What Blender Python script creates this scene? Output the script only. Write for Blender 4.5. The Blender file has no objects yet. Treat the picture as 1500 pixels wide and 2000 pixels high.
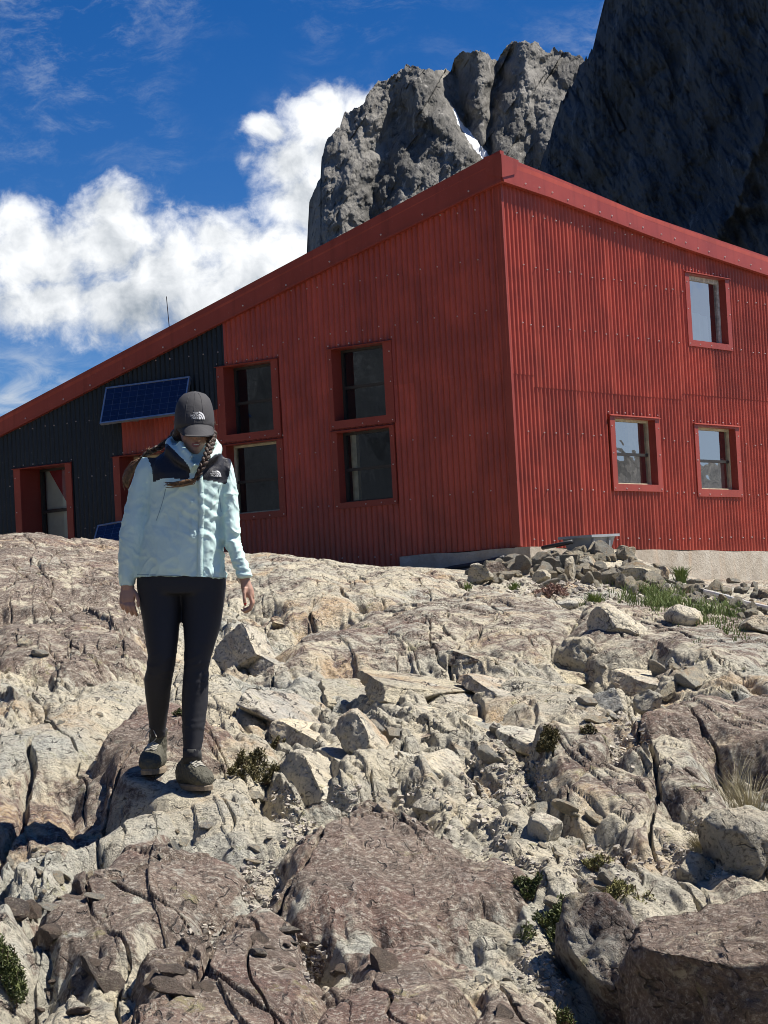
import bpy, bmesh, math, random
import numpy as np
from mathutils import Vector, Matrix
from mathutils.bvhtree import BVHTree
random.seed(7); RNG = np.random.default_rng(11)
SC = bpy.context.scene; COL = SC.collection
PI = math.pi; R = math.radians

# ------------------------------------------------------------------ camera, sun, sky, exposure
F = 4450.0; PITCH = R(2.64); ROLL = R(3.018); EYE = 1.5
cam = bpy.data.cameras.new('camera'); camo = bpy.data.objects.new('camera', cam); COL.objects.link(camo)
cam.sensor_fit = 'HORIZONTAL'; cam.sensor_width = 36.0; cam.lens = 36.0 * F / 1500.0
cam.clip_start = 0.1; cam.clip_end = 6000
MR = Matrix.Rotation(PI / 2 + PITCH, 3, 'X') @ Matrix.Rotation(-ROLL, 3, 'Z')
camo.matrix_world = Matrix.Translation((0, 0, EYE)) @ MR.to_4x4()
SC.camera = camo
SUN_EL = R(57); SUN_AZ = R(83)                     # azimuth clockwise from +Y
sdir = Vector((math.sin(SUN_AZ) * math.cos(SUN_EL), math.cos(SUN_AZ) * math.cos(SUN_EL), math.sin(SUN_EL)))
sl = bpy.data.lights.new('sun', 'SUN'); sl.energy = 5.0; sl.angle = R(0.53); sl.color = (1, .955, .88)
slo = bpy.data.objects.new('sun', sl); COL.objects.link(slo); slo.rotation_euler = sdir.to_track_quat('Z', 'Y').to_euler()
SC.view_settings.view_transform = 'Standard'; SC.view_settings.look = 'None'
SC.view_settings.exposure = 0.62; SC.view_settings.gamma = 1.0
SC.cycles.pixel_filter_type = 'BLACKMAN_HARRIS'; SC.cycles.filter_width = 0.95
SC.cycles.max_bounces = 6; SC.cycles.diffuse_bounces = 3; SC.cycles.glossy_bounces = 3
SC.cycles.transparent_max_bounces = 12; SC.cycles.caustics_reflective = False; SC.cycles.caustics_refractive = False

def ray(px, py):
    return MR @ Vector(((px - 750) / F, -(py - 1000) / F, -1.0))
def P(px, py, Y):
    d = ray(px, py); k = Y / d.y
    return Vector((d.x * k, Y, EYE + d.z * k))
MRi = MR.transposed()
def proj(v):
    c = MRi @ (Vector(v) - Vector((0, 0, EYE)))
    return 750 + F * c.x / -c.z, 1000 - F * c.y / -c.z
MRn = np.array(MR)
def projn(A):
    c = (A - np.array([0, 0, EYE])) @ MRn
    return 750 + F * c[:, 0] / -c[:, 2], 1000 - F * c[:, 1] / -c[:, 2]

# node helper
class NT:
    def __init__(s, tree): s.t = tree; s.n = tree.nodes; s.l = tree.links
    def node(s, typ, ins=None, **kw):
        n = s.n.new(typ)
        for k, v in kw.items(): setattr(n, k, v)
        for k, v in (ins or {}).items():
            sock = n.inputs[k]
            if isinstance(v, bpy.types.NodeSocket): s.l.new(v, sock)
            elif isinstance(v, bpy.types.Node): s.l.new(v.outputs[0], sock)
            else: sock.default_value = v
        return n
    def math(s, op, a, b=0.0, c=None, clamp=False):
        d = {0: a, 1: b}
        if c is not None: d[2] = c
        return s.node('ShaderNodeMath', d, operation=op, use_clamp=clamp).outputs[0]
    def vmath(s, op, a, b=(0, 0, 0)):
        n = s.node('ShaderNodeVectorMath', {0: a, 1: b}, operation=op)
        return n.outputs['Value'] if op in ('LENGTH', 'DISTANCE', 'DOT_PRODUCT') else n.outputs[0]
    def noise(s, vec, scale, detail=4, rough=.5, dist=0.0, lac=2.0):
        n = s.node('ShaderNodeTexNoise', {'Scale': scale, 'Detail': detail, 'Roughness': rough, 'Distortion': dist, 'Lacunarity': lac})
        if vec is not None: s.l.new(vec, n.inputs['Vector'])
        return n.outputs['Fac']
    def ramp(s, fac, lo, hi, smooth=True):
        n = s.node('ShaderNodeMapRange', {'Value': fac, 'From Min': lo, 'From Max': hi, 'To Min': 0.0, 'To Max': 1.0})
        n.interpolation_type = 'SMOOTHSTEP' if smooth else 'LINEAR'; n.clamp = True
        return n.outputs[0]
    def mix(s, fac, a, b, blend='MIX'):
        n = s.n.new('ShaderNodeMix'); n.data_type = 'RGBA'; n.blend_type = blend
        for i, v in ((0, fac), (6, a), (7, b)):
            if isinstance(v, bpy.types.NodeSocket): s.l.new(v, n.inputs[i])
            elif i == 0: n.inputs[0].default_value = v
            else: n.inputs[i].default_value = (*v, 1) if len(v) == 3 else v
        return n.outputs[2]
    def mapping(s, vec, scale=(1, 1, 1), rot=(0, 0, 0), loc=(0, 0, 0)):
        return s.node('ShaderNodeMapping', {'Vector': vec, 'Scale': scale, 'Rotation': rot, 'Location': loc}).outputs[0]

def build_world():
    w = bpy.data.worlds.new('World'); SC.world = w; w.use_nodes = True
    t = NT(w.node_tree); t.n.clear()
    out = t.node('ShaderNodeOutputWorld')
    sky = t.node('ShaderNodeTexSky', sky_type='NISHITA'); sky.sun_disc = False
    sky.sun_elevation = SUN_EL; sky.sun_rotation = SUN_AZ; sky.altitude = 2600; sky.air_density = 1.0
    sky.dust_density = 0.2; sky.ozone_density = 4.0
    hs = t.node('ShaderNodeHueSaturation', {'Hue': .512, 'Saturation': 1.36, 'Value': 1.0, 'Color': sky.outputs[0]})
    bg = t.node('ShaderNodeBackground', {'Color': hs.outputs[0], 'Strength': 0.06})
    g = t.node('ShaderNodeTexCoord').outputs['Generated']
    sp = t.node('ShaderNodeSeparateXYZ', {0: g}).outputs
    ay = t.math('MAXIMUM', t.math('ABSOLUTE', sp[1]), .12)
    a = t.math('DIVIDE', sp[0], ay); e = t.math('DIVIDE', sp[2], ay)
    q = t.node('ShaderNodeCombineXYZ', {0: a, 1: e, 2: 0.0}).outputs[0]
    wn = t.node('ShaderNodeTexNoise', {'Vector': q, 'Scale': 34.0, 'Detail': 3.0, 'Roughness': .5})
    wq = t.vmath('ADD', q, t.vmath('MULTIPLY', t.vmath('SUBTRACT', wn.outputs['Color'], (.5, .5, .5)), (.014, .014, 0)))
    blobs = [(60, 500, 170, 110), (-90, 520, 160, 120), (215, 470, 120, 110), (225, 415, 62, 60), (330, 545, 170, 120), (480, 520, 120, 110),
             (420, 470, 70, 60), (575, 505, 95, 110), (250, 590, 200, 90), (90, 590, 160, 70), (430, 600, 160, 80), (590, 400, 85, 95), (560, 320, 80, 80),
             (625, 240, 90, 80), (660, 300, 90, 110), (520, 250, 45, 35), (640, 205, 55, 45), (700, 240, 60, 80), (30, 430, 60, 45), (560, 620, 120, 70)]
    def field(qv):
        d = None
        for (px, py, rx, ry) in blobs:
            v = ray(px, py); c = (v.x / v.y, v.z / v.y, 0)
            dv = t.vmath('MULTIPLY', t.vmath('SUBTRACT', qv, c), (F / rx / 1.0, F / ry / 1.0, 0))
            f = t.math('SUBTRACT', 1.0, t.vmath('LENGTH', dv))
            if d is None: d = f
            else: d = t.node('ShaderNodeMath', {0: d, 1: f, 2: .25}, operation='SMOOTH_MAX').outputs[0]
        return d
    d = field(wq)
    n1 = t.noise(wq, 62, 9, .60); n2 = t.noise(wq, 17, 6, .55)
    dens = t.math('ADD', d, t.math('ADD', t.math('MULTIPLY', t.math('SUBTRACT', n1, .5), 1.7), t.math('MULTIPLY', t.math('SUBTRACT', n2, .5), .8)))
    front = t.math('GREATER_THAN', sp[1], 0.0)
    alpha = t.math('MULTIPLY', t.ramp(dens, -.22, .62), front)
    # light and dark within the cloud: density towards the sun side against density here
    qo = t.vmath('ADD', wq, (.006, .010, 0))
    n1o = t.noise(qo, 62, 6, .55); n2o = t.noise(t.vmath('ADD', wq, (.012, .02, 0)), 17, 4, .5)
    shade = t.math('ADD', t.math('MULTIPLY', t.math('SUBTRACT', n1, n1o), 1.5), t.math('MULTIPLY', t.math('SUBTRACT', n2, n2o), 1.6))
    va = ray(300, 690); vb = ray(300, 430)
    hgt = t.ramp(e, va.z / va.y, vb.z / vb.y)
    bright = t.math('ADD', t.math('ADD', t.math('MULTIPLY', hgt, .46), .44), shade)
    thick = t.ramp(dens, .3, 1.3)
    bright = t.math('SUBTRACT', bright, t.math('MULTIPLY', thick, .05))
    ccol = t.mix(t.math('MINIMUM', t.math('MAXIMUM', bright, 0.0), 1.0), (.33, .38, .44), (.95, .97, .99))
    # thin high wisps
    wv = t.mapping(wq, (16, 34, 1), (0, 0, R(-18)))
    ws = t.math('MULTIPLY', t.ramp(t.noise(wv, 1.6, 10, .72, .25), .45, .85), t.ramp(t.noise(q, 9, 3), .38, .66))
    ws = t.math('MULTIPLY', ws, .7)
    # low thin veil at lower left
    vl = ray(-40, 790); lv = t.ramp(t.vmath('LENGTH', t.vmath('MULTIPLY', t.vmath('SUBTRACT', wq, (vl.x / vl.y, vl.z / vl.y, 0)), (F / 420, F / 190, 0))), 1.0, .1)
    veil = t.math('MULTIPLY', lv, t.ramp(t.noise(t.mapping(q, (1, 2.2, 1), (0, 0, R(-15))), 45, 9, .62, .6), .32, .74))
    # unseen clouds added low on the right for the window glass to mirror
    gn = t.math('MULTIPLY', t.ramp(t.math('ADD', t.noise(g, 3.2, 7, .58), t.ramp(sp[2], .25, .02)), .66, .9), t.math('GREATER_THAN', t.vmath('LENGTH', q), .55))
    gn = t.math('MULTIPLY', t.math('MULTIPLY', gn, t.ramp(sp[2], -.05, .1)), t.ramp(sp[0], .2, .5))
    al = t.math('MAXIMUM', alpha, t.math('MAXIMUM', ws, t.math('MAXIMUM', t.math('MULTIPLY', veil, .9), t.math('MULTIPLY', gn, .75))))
    cb = t.node('ShaderNodeBackground', {'Color': ccol, 'Strength': .70})
    wb = t.node('ShaderNodeBackground', {'Color': (.72, .80, .90, 1), 'Strength': .55})
    cm = t.node('ShaderNodeMixShader', {0: t.ramp(alpha, .02, .4), 1: wb.outputs[0], 2: cb.outputs[0]})
    ms = t.node('ShaderNodeMixShader', {0: al, 1: bg.outputs[0], 2: cm.outputs[0]})
    t.l.new(ms.outputs[0], out.inputs[0])
build_world()

# ------------------------------------------------------------------ mesh helpers
def setp(o, label=None, cat=None, group=None, kind=None):
    if label: o['label'] = label
    if cat: o['category'] = cat
    if group: o['group'] = group
    if kind: o['kind'] = kind
    return o
def empty(name, loc, rz=0):
    o = bpy.data.objects.new(name, None); o.location = loc; o.rotation_euler = (0, 0, rz); o.empty_display_size = .1
    COL.objects.link(o); return o
def link(name, me, parent=None):
    o = bpy.data.objects.new(name, me); COL.objects.link(o)
    if parent is not None:
        o.parent = parent
        if parent.type == 'EMPTY': o.matrix_parent_inverse = (Matrix.Translation(parent.location) @ parent.rotation_euler.to_matrix().to_4x4()).inverted()
    return o
class MB:
    def __init__(s): s.v = []; s.f = []; s.m = []
    def add(s, vs, fs, mi=0):
        b = len(s.v); s.v += [tuple(x) for x in vs]
        for f in fs: s.f.append(tuple(b + i for i in f)); s.m.append(mi)
        return s
    def hexa(s, c, mi=0):      # 8 corners: bottom 4 ccw, top 4
        return s.add(c, [(3, 2, 1, 0), (4, 5, 6, 7), (0, 1, 5, 4), (1, 2, 6, 5), (2, 3, 7, 6), (3, 0, 4, 7)], mi)
    def box(s, lo, hi, mi=0, tf=None):
        (x0, y0, z0), (x1, y1, z1) = lo, hi
        c = [(x0, y0, z0), (x1, y0, z0), (x1, y1, z0), (x0, y1, z0), (x0, y0, z1), (x1, y0, z1), (x1, y1, z1), (x0, y1, z1)]
        if tf: c = [tf(*q) for q in c]
        return s.hexa(c, mi)
    def loft(s, rings, n=20, ex=2.0, mi=0, cap=True):
        vs = []
        for (c, a, b) in rings:
            c, a, b = Vector(c), Vector(a), Vector(b)
            for k in range(n):
                th = 2 * PI * k / n; cx, sy = math.cos(th), math.sin(th)
                cx = math.copysign(abs(cx) ** (2 / ex), cx); sy = math.copysign(abs(sy) ** (2 / ex), sy)
                vs.append(c + a * cx + b * sy)
        fs = []
        for i in range(len(rings) - 1):
            for k in range(n):
                k2 = (k + 1) % n
                fs.append((i * n + k, i * n + k2, (i + 1) * n + k2, (i + 1) * n + k))
        if cap:
            vs += [Vector(rings[0][0]), Vector(rings[-1][0])]; a, b = len(vs) - 2, len(vs) - 1; o = (len(rings) - 1) * n
            for k in range(n):
                fs.append((a, (k + 1) % n, k)); fs.append((b, o + k, o + (k + 1) % n))
        return s.add(vs, fs, mi)
    def tube(s, pts, rad, n=8, mi=0, flat=1.0, up=(0, 0, 1)):
        pts = [Vector(p) for p in pts]; N = len(pts)
        if not hasattr(rad, '__len__'): rad = [rad] * N
        rings = []; ref = Vector(up)
        for i in range(N):
            tg = (pts[min(i + 1, N - 1)] - pts[max(i - 1, 0)]).normalized()
            a = ref - tg * ref.dot(tg)
            if a.length < 1e-3: a = Vector((1, 0, .01)) - tg * tg.x
            a.normalize(); b = tg.cross(a); ref = a
            rings.append((pts[i], a * rad[i], b * rad[i] * flat))
        return s.loft(rings, n, 2.0, mi)
    def ell(s, c, rx, ry, rz, nu=14, nv=9, mi=0):
        c = Vector(c)
        rings = [((c.x, c.y, c.z - rz * math.cos(PI * (j + .5) / nv)), (rx * math.sin(PI * (j + .5) / nv), 0, 0), (0, ry * math.sin(PI * (j + .5) / nv), 0)) for j in range(nv)]
        return s.loft(rings, nu, 2, mi)
    def mesh(s, name, mats, smooth=False):
        me = bpy.data.meshes.new(name); me.from_pydata(s.v, [], s.f)
        for m in (mats if isinstance(mats, (list, tuple)) else [mats]): me.materials.append(m)
        me.polygons.foreach_set('material_index', s.m)
        me.polygons.foreach_set('use_smooth', [smooth] * len(s.f)); me.update(); return me
    def build(s, name, mats, parent=None, smooth=False):
        return link(name, s.mesh(name, mats, smooth), parent)
def np_mesh(name, V, Q, mats, smooth=True, mi=None):
    me = bpy.data.meshes.new(name); k = Q.shape[1]
    me.vertices.add(len(V)); me.vertices.foreach_set('co', np.ascontiguousarray(V, dtype=np.float32).ravel())
    me.loops.add(Q.size); me.loops.foreach_set('vertex_index', Q.ravel().astype(np.int32))
    me.polygons.add(len(Q)); me.polygons.foreach_set('loop_start', np.arange(0, Q.size, k, dtype=np.int32))
    me.polygons.foreach_set('loop_total', np.full(len(Q), k, dtype=np.int32))
    for m in (mats if isinstance(mats, (list, tuple)) else [mats]): me.materials.append(m)
    me.polygons.foreach_set('use_smooth', np.full(len(Q), smooth))
    if mi is not None: me.polygons.foreach_set('material_index', mi.astype(np.int32))
    me.update(calc_edges=True); return me
def grid_faces(nr, nc):
    i = np.arange(nr - 1)[:, None] * nc + np.arange(nc - 1)[None, :]
    return np.stack([i, i + 1, i + nc + 1, i + nc], -1).reshape(-1, 4)
def attr(me, name, vals):
    at = me.attributes.new(name, 'FLOAT', 'POINT'); at.data.foreach_set('value', np.ascontiguousarray(vals, dtype=np.float32).ravel())
def remesh(mb, voxel, smooth=3, fac=.5):
    me = mb.mesh('tmp', []); o = bpy.data.objects.new('tmp', me); COL.objects.link(o)
    m = o.modifiers.new('r', 'REMESH'); m.mode = 'VOXEL'; m.voxel_size = voxel; m.use_smooth_shade = True
    if smooth:
        s = o.modifiers.new('s', 'SMOOTH'); s.iterations = smooth; s.factor = fac
    dg = bpy.context.evaluated_depsgraph_get(); dg.update()
    r = bpy.data.meshes.new_from_object(o.evaluated_get(dg)); bpy.data.objects.remove(o); bpy.data.meshes.remove(me)
    r.polygons.foreach_set('use_smooth', [True] * len(r.polygons)); return r
def vco(me):
    a = np.empty(len(me.vertices) * 3, np.float32); me.vertices.foreach_get('co', a); return a.reshape(-1, 3).astype(float)
def vno(me):
    a = np.empty(len(me.vertices) * 3, np.float32); me.vertices.foreach_get('normal', a); return a.reshape(-1, 3).astype(float)
def fce(me):
    a = np.empty(len(me.polygons) * 3, np.float32); me.polygons.foreach_get('center', a); return a.reshape(-1, 3).astype(float)

# ------------------------------------------------------------------ numpy noise
_G = RNG.normal(size=(256, 3)); _G /= np.linalg.norm(_G, axis=1)[:, None]
_G2 = np.stack([np.cos(np.arange(256) * 2.399963), np.sin(np.arange(256) * 2.399963)], 1)
_T = RNG.random((4096, 4))
def h2(ix, iy, s=0):
    h = (ix.astype(np.int64) * 374761393 + iy.astype(np.int64) * 668265263 + s * 362437) & 0xffffffff
    h = ((h ^ (h >> 13)) * 1274126177) & 0xffffffff
    return (h ^ (h >> 16))
def perlin2(x, y, s=0):
    ix = np.floor(x); iy = np.floor(y); fx = x - ix; fy = y - iy; ix = ix.astype(np.int64); iy = iy.astype(np.int64)
    ux = fx * fx * fx * (fx * (fx * 6 - 15) + 10); uy = fy * fy * fy * (fy * (fy * 6 - 15) + 10); r = 0
    for dx in (0, 1):
        for dy in (0, 1):
            g = _G2[h2(ix + dx, iy + dy, s) & 255]
            r = r + (g[..., 0] * (fx - dx) + g[..., 1] * (fy - dy)) * (ux if dx else 1 - ux) * (uy if dy else 1 - uy)
    return r * 1.5
def perlin3(p, s=0):
    i = np.floor(p); f = p - i; i = i.astype(np.int64); u = f * f * f * (f * (f * 6 - 15) + 10); r = 0
    for dx in (0, 1):
        for dy in (0, 1):
            for dz in (0, 1):
                g = _G[h2(h2(i[:, 0] + dx, i[:, 1] + dy, s), i[:, 2] + dz, 5) & 255]
                w = (u[:, 0] if dx else 1 - u[:, 0]) * (u[:, 1] if dy else 1 - u[:, 1]) * (u[:, 2] if dz else 1 - u[:, 2])
                r = r + w * (g[:, 0] * (f[:, 0] - dx) + g[:, 1] * (f[:, 1] - dy) + g[:, 2] * (f[:, 2] - dz))
    return r * 1.6
def fbm2(x, y, o=4, s=0, gain=.5, ridged=False):
    r = 0; a = 1.0
    for k in range(o):
        n = perlin2(x * 2 ** k + 17.3 * k, y * 2 ** k - 9.1 * k, s + k)
        r = r + a * ((1 - 2 * np.abs(n)) if ridged else n); a *= gain
    return r
def fbm3(p, o=4, s=0, gain=.5, ridged=False):
    r = 0; a = 1.0
    for k in range(o):
        n = perlin3(p * 2 ** k + 11.7 * k, s + k); r = r + a * ((1 - 2 * np.abs(n)) if ridged else n); a *= gain
    return r
def voro(x, y, s=0):
    """cell jitter voronoi: four randoms of the nearest cell, offset from its centre, F2-F1"""
    ix = np.floor(x).astype(np.int64); iy = np.floor(y).astype(np.int64)
    d1 = np.full(x.shape, 9.0); d2 = np.full(x.shape, 9.0); cid = np.zeros(x.shape, np.int64); ox = np.zeros(x.shape); oy = np.zeros(x.shape)
    for dx in (-1, 0, 1):
        for dy in (-1, 0, 1):
            h = h2(ix + dx, iy + dy, s) & 4095; t = _T[h]
            rx = x - (ix + dx + .1 + .8 * t[..., 0]); ry = y - (iy + dy + .1 + .8 * t[..., 1]); d = np.sqrt(rx * rx + ry * ry)
            c = d < d1
            d2 = np.where(c, d1, np.minimum(d2, d)); d1 = np.where(c, d, d1); cid = np.where(c, h, cid); ox = np.where(c, rx, ox); oy = np.where(c, ry, oy)
    return _T[(cid * 7 + 3) & 4095], ox, oy, d2 - d1
_FA = np.zeros((4096, 6, 2), np.float32)
for _k, _da in enumerate((0, 1.15, 2.35, 3.3, 4.3, 5.3)):
    _th = _T[:, 2] * 2 + _da; _w = .8 + .6 * _T[(np.arange(4096) * 3 + 11 * _k) & 4095][:, 3]; _FA[:, _k, 0] = np.cos(_th) * _w; _FA[:, _k, 1] = np.sin(_th) * _w
_T32 = _T.astype(np.float32)
def facet_uv(u, v, s, amp, tx, ty, steep):
    """polyhedral blocks: the highest of the planes of the nearest cells, so every face is flat and every edge joins"""
    ix = np.floor(u).astype(np.int64); iy = np.floor(v).astype(np.int64); u = u.astype(np.float32); v = v.astype(np.float32)
    best = np.full(u.shape, -1e9, np.float32); bid = np.zeros(u.shape, np.int64)
    for dx in (-1, 0, 1):
        for dy in (-1, 0, 1):
            h = h2(ix + dx, iy + dy, s) & 4095; t = _T32[h]; t2 = _T32[(h * 5 + 77) & 4095]; fa = _FA[h]
            rx = u - ((ix + dx).astype(np.float32) + np.float32(.15) + np.float32(.7) * t[..., 0]); ry = v - ((iy + dy).astype(np.float32) + np.float32(.15) + np.float32(.7) * t[..., 1])
            d = rx * fa[..., 0, 0] + ry * fa[..., 0, 1]
            for k in range(1, 6): d = np.maximum(d, rx * fa[..., k, 0] + ry * fa[..., k, 1])
            r0 = np.float32(.26) + np.float32(.22) * t[..., 3]
            z = np.float32(amp) * (t2[..., 0] * 2 - 1) + rx * (np.float32(tx) * (np.float32(.3) + np.float32(1.3) * t2[..., 1])) + ry * (np.float32(ty) * (t2[..., 2] * np.float32(1.5) + np.float32(.1))) - np.float32(steep) * np.maximum(0, d - r0)
            m = z > best; best = np.where(m, z, best); bid = np.where(m, h, bid)
    return best.astype(float), _T[(bid * 7 + 3) & 4095]
def sstep(a, b, x):
    t = np.clip((x - a) / (b - a), 0, 1); return t * t * (3 - 2 * t)
def poly_sd(X, Y, poly):
    """signed distance to a polygon, positive inside"""
    d = np.full(X.shape, 1e9); ins = np.zeros(X.shape, bool); n = len(poly)
    for i in range(n):
        (x0, y0), (x1, y1) = poly[i], poly[(i + 1) % n]; ex, ey = x1 - x0, y1 - y0; wx, wy = X - x0, Y - y0
        t = np.clip((wx * ex + wy * ey) / (ex * ex + ey * ey + 1e-12), 0, 1); d = np.minimum(d, np.hypot(wx - ex * t, wy - ey * t))
        c = ((y0 > Y) != (y1 > Y)) & (X < ex * (Y - y0) / (ey if abs(ey) > 1e-12 else 1e-12) + x0); ins ^= c
    return np.where(ins, d, -d)

# ------------------------------------------------------------------ materials
def mat(name):
    m = bpy.data.materials.new(name); m.use_nodes = True; t = NT(m.node_tree)
    return m, t, m.node_tree.nodes['Principled BSDF']
def plain(name, col, rough=.6, metal=0.0, var=.12, scale=8, bump=0.0, bscale=60, spec=.5, sheen=0.0):
    m, t, b = mat(name); g = t.node('ShaderNodeTexCoord').outputs['Object']
    n = t.noise(g, scale, 5)
    c = t.mix(t.ramp(n, .3, .7), tuple(x * (1 - var) for x in col), tuple(min(1, x * (1 + var)) for x in col))
    t.l.new(c, b.inputs['Base Color']); b.inputs['Roughness'].default_value = rough; b.inputs['Metallic'].default_value = metal
    b.inputs['Specular IOR Level'].default_value = spec
    if sheen: b.inputs['Sheen Weight'].default_value = sheen
    if bump:
        bm = t.node('ShaderNodeBump', {'Strength': bump, 'Distance': .01, 'Height': t.noise(g, bscale, 6)})
        t.l.new(bm.outputs[0], b.inputs['Normal'])
    return m
def rock_mat(name, terrain, patina=.4, tone=1.0):
    m, t, b = mat(name)
    g0 = t.node('ShaderNodeTexCoord').outputs['Object']
    if terrain:
        pat = t.node('ShaderNodeAttribute', attribute_name='patina').outputs['Fac']; g = g0; rnd = .5
    else:
        oi = t.node('ShaderNodeObjectInfo').outputs['Random']; rnd = oi
        g = t.vmath('ADD', g0, t.node('ShaderNodeCombineXYZ', {0: t.math('MULTIPLY', oi, 37.0), 1: t.math('MULTIPLY', oi, 91.0), 2: 0.0}).outputs[0])
        pat = t.math('ADD', t.math('MULTIPLY', t.math('SUBTRACT', oi, .5), .7), patina)
    warp = t.node('ShaderNodeTexNoise', {'Vector': g, 'Scale': 3.0, 'Detail': 3.0})
    gw = t.vmath('ADD', g, t.vmath('MULTIPLY', t.vmath('SUBTRACT', warp.outputs['Color'], (.5, .5, .5)), (.35, .35, .35)))
    nA = t.noise(gw, 1.5, 6, .6); nB = t.noise(gw, 3.1, 6, .62); nC = t.noise(gw, 9, 8, .65); nD = t.noise(g, 46, 5, .72); nE = t.noise(gw, .8, 3)
    # fine streaks along the foliation
    st = t.noise(t.mapping(g, (70, 22, 70), (0, 0, R(28))), 1.0, 6, .7)
    fl = t.noise(t.mapping(g, (40, 24, 40), (0, 0, R(20))), 1.0, 6, .78)
    fresh = t.mix(t.ramp(nB, .36, .62), (.68, .60, .435), (.50, .465, .37))
    fresh = t.mix(t.ramp(nA, .52, .68), fresh, (.56, .41, .25))
    fresh = t.mix(t.math('MULTIPLY', t.ramp(nE, .52, .64), .5), fresh, (.44, .46, .42))
    old = t.mix(t.ramp(nB, .38, .62), (.285, .208, .158), (.185, .138, .106))
    old = t.mix(t.math('MULTIPLY', t.ramp(nA, .53, .66), .65), old, (.21, .118, .092))
    old = t.mix(t.math('MULTIPLY', t.ramp(fl, .53, .64), .85), old, (.52, .45, .36))
    old = t.mix(t.math('MULTIPLY', t.ramp(st, .55, .72), .5), old, (.56, .50, .41))
    f = t.math('ADD', pat, t.math('ADD', t.math('MULTIPLY', t.math('SUBTRACT', nB, .5), 1.2), t.math('MULTIPLY', t.math('SUBTRACT', nC, .5), 2.1)))
    c = t.mix(t.ramp(f, .30, .64), fresh, old)
    c = t.mix(t.math('MULTIPLY', t.ramp(nC, .58, .70), .55), c, (.20, .18, .155))          # dark crusts
    c = t.mix(t.math('MULTIPLY', t.ramp(nD, .53, .62), .65), c, (.10, .085, .075))         # specks
    c = t.mix(t.math('MULTIPLY', t.ramp(nD, .47, .36), .6), c, (.68, .62, .51))
    vv = t.node('ShaderNodeTexVoronoi', {'Vector': t.mapping(gw, (1.2, .55, 1.2), (0, 0, R(35))), 'Scale': 2.3}, feature='DISTANCE_TO_EDGE')
    vein = t.math('MULTIPLY', t.ramp(vv.outputs[0], .018, .0), t.ramp(nA, .5, .56))
    c = t.mix(t.math('MULTIPLY', vein, .3), c, (.60, .54, .45))
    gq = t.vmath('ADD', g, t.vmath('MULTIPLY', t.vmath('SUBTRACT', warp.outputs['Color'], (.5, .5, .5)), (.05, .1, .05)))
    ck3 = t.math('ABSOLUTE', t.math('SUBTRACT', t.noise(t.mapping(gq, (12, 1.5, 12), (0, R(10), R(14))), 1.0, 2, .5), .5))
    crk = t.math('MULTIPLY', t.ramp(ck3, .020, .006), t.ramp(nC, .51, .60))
    c = t.mix(t.math('MULTIPLY', crk, .7), c, (.055, .047, .04))  # thin dark lines: shadow inside the cracks, painted into the colour
    lich = t.math('MULTIPLY', t.ramp(t.noise(g, 6.5, 5, .6), .62, .70), t.ramp(nD, .42, .55))
    c = t.mix(t.math('MULTIPLY', lich, .55), c, (.40, .37, .17))
    if tone != 1.0: c = t.mix(1.0, c, (tone, tone, tone * 1.04), 'MULTIPLY')
    if not terrain:
        c = t.mix(1.0, c, t.mix(rnd, (.84, .85, .87), (1.2, 1.16, 1.06)), 'MULTIPLY')
    t.l.new(c, b.inputs['Base Color']); b.inputs['Roughness'].default_value = .82; b.inputs['Specular IOR Level'].default_value = .3
    ch1 = t.node('ShaderNodeTexVoronoi', {'Vector': t.mapping(gw, (1, .5, 1.3), (0, R(24), R(24))), 'Scale': 9.0}).outputs[0]
    ch2 = t.node('ShaderNodeTexVoronoi', {'Vector': t.mapping(gw, (1, .55, 1.2), (0, R(30), R(20))), 'Scale': 26.0}).outputs[0]
    chip = t.math('ADD', t.math('MULTIPLY', ch1, .7), t.math('MULTIPLY', ch2, .35))
    if terrain: chip = t.math('MULTIPLY', chip, t.math('ADD', t.math('MULTIPLY', t.node('ShaderNodeAttribute', attribute_name='broken').outputs['Fac'], .85), .18))
    else: chip = t.math('MULTIPLY', chip, .6)
    h = t.math('ADD', t.math('MULTIPLY', t.noise(gw, 22, 7, .70), 1.0), t.math('MULTIPLY', t.noise(g, 120, 4, .6), .25))
    h = t.math('SUBTRACT', t.math('ADD', t.math('SUBTRACT', h, chip), t.math('MULTIPLY', fl, .30)), t.math('MULTIPLY', crk, .8))
    bm = t.node('ShaderNodeBump', {'Strength': 1.0, 'Distance': .045, 'Height': h}); t.l.new(bm.outputs[0], b.inputs['Normal'])
    return m
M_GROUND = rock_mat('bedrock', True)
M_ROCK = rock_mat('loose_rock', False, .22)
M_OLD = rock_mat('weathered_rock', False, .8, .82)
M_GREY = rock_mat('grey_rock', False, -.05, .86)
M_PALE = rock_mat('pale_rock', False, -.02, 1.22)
M_FARGROUND = plain('far_ground', (.10, .095, .08), .95, var=.4, scale=.3)  # unseen ground, made dark to cut light bounced onto the shaded wall

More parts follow.
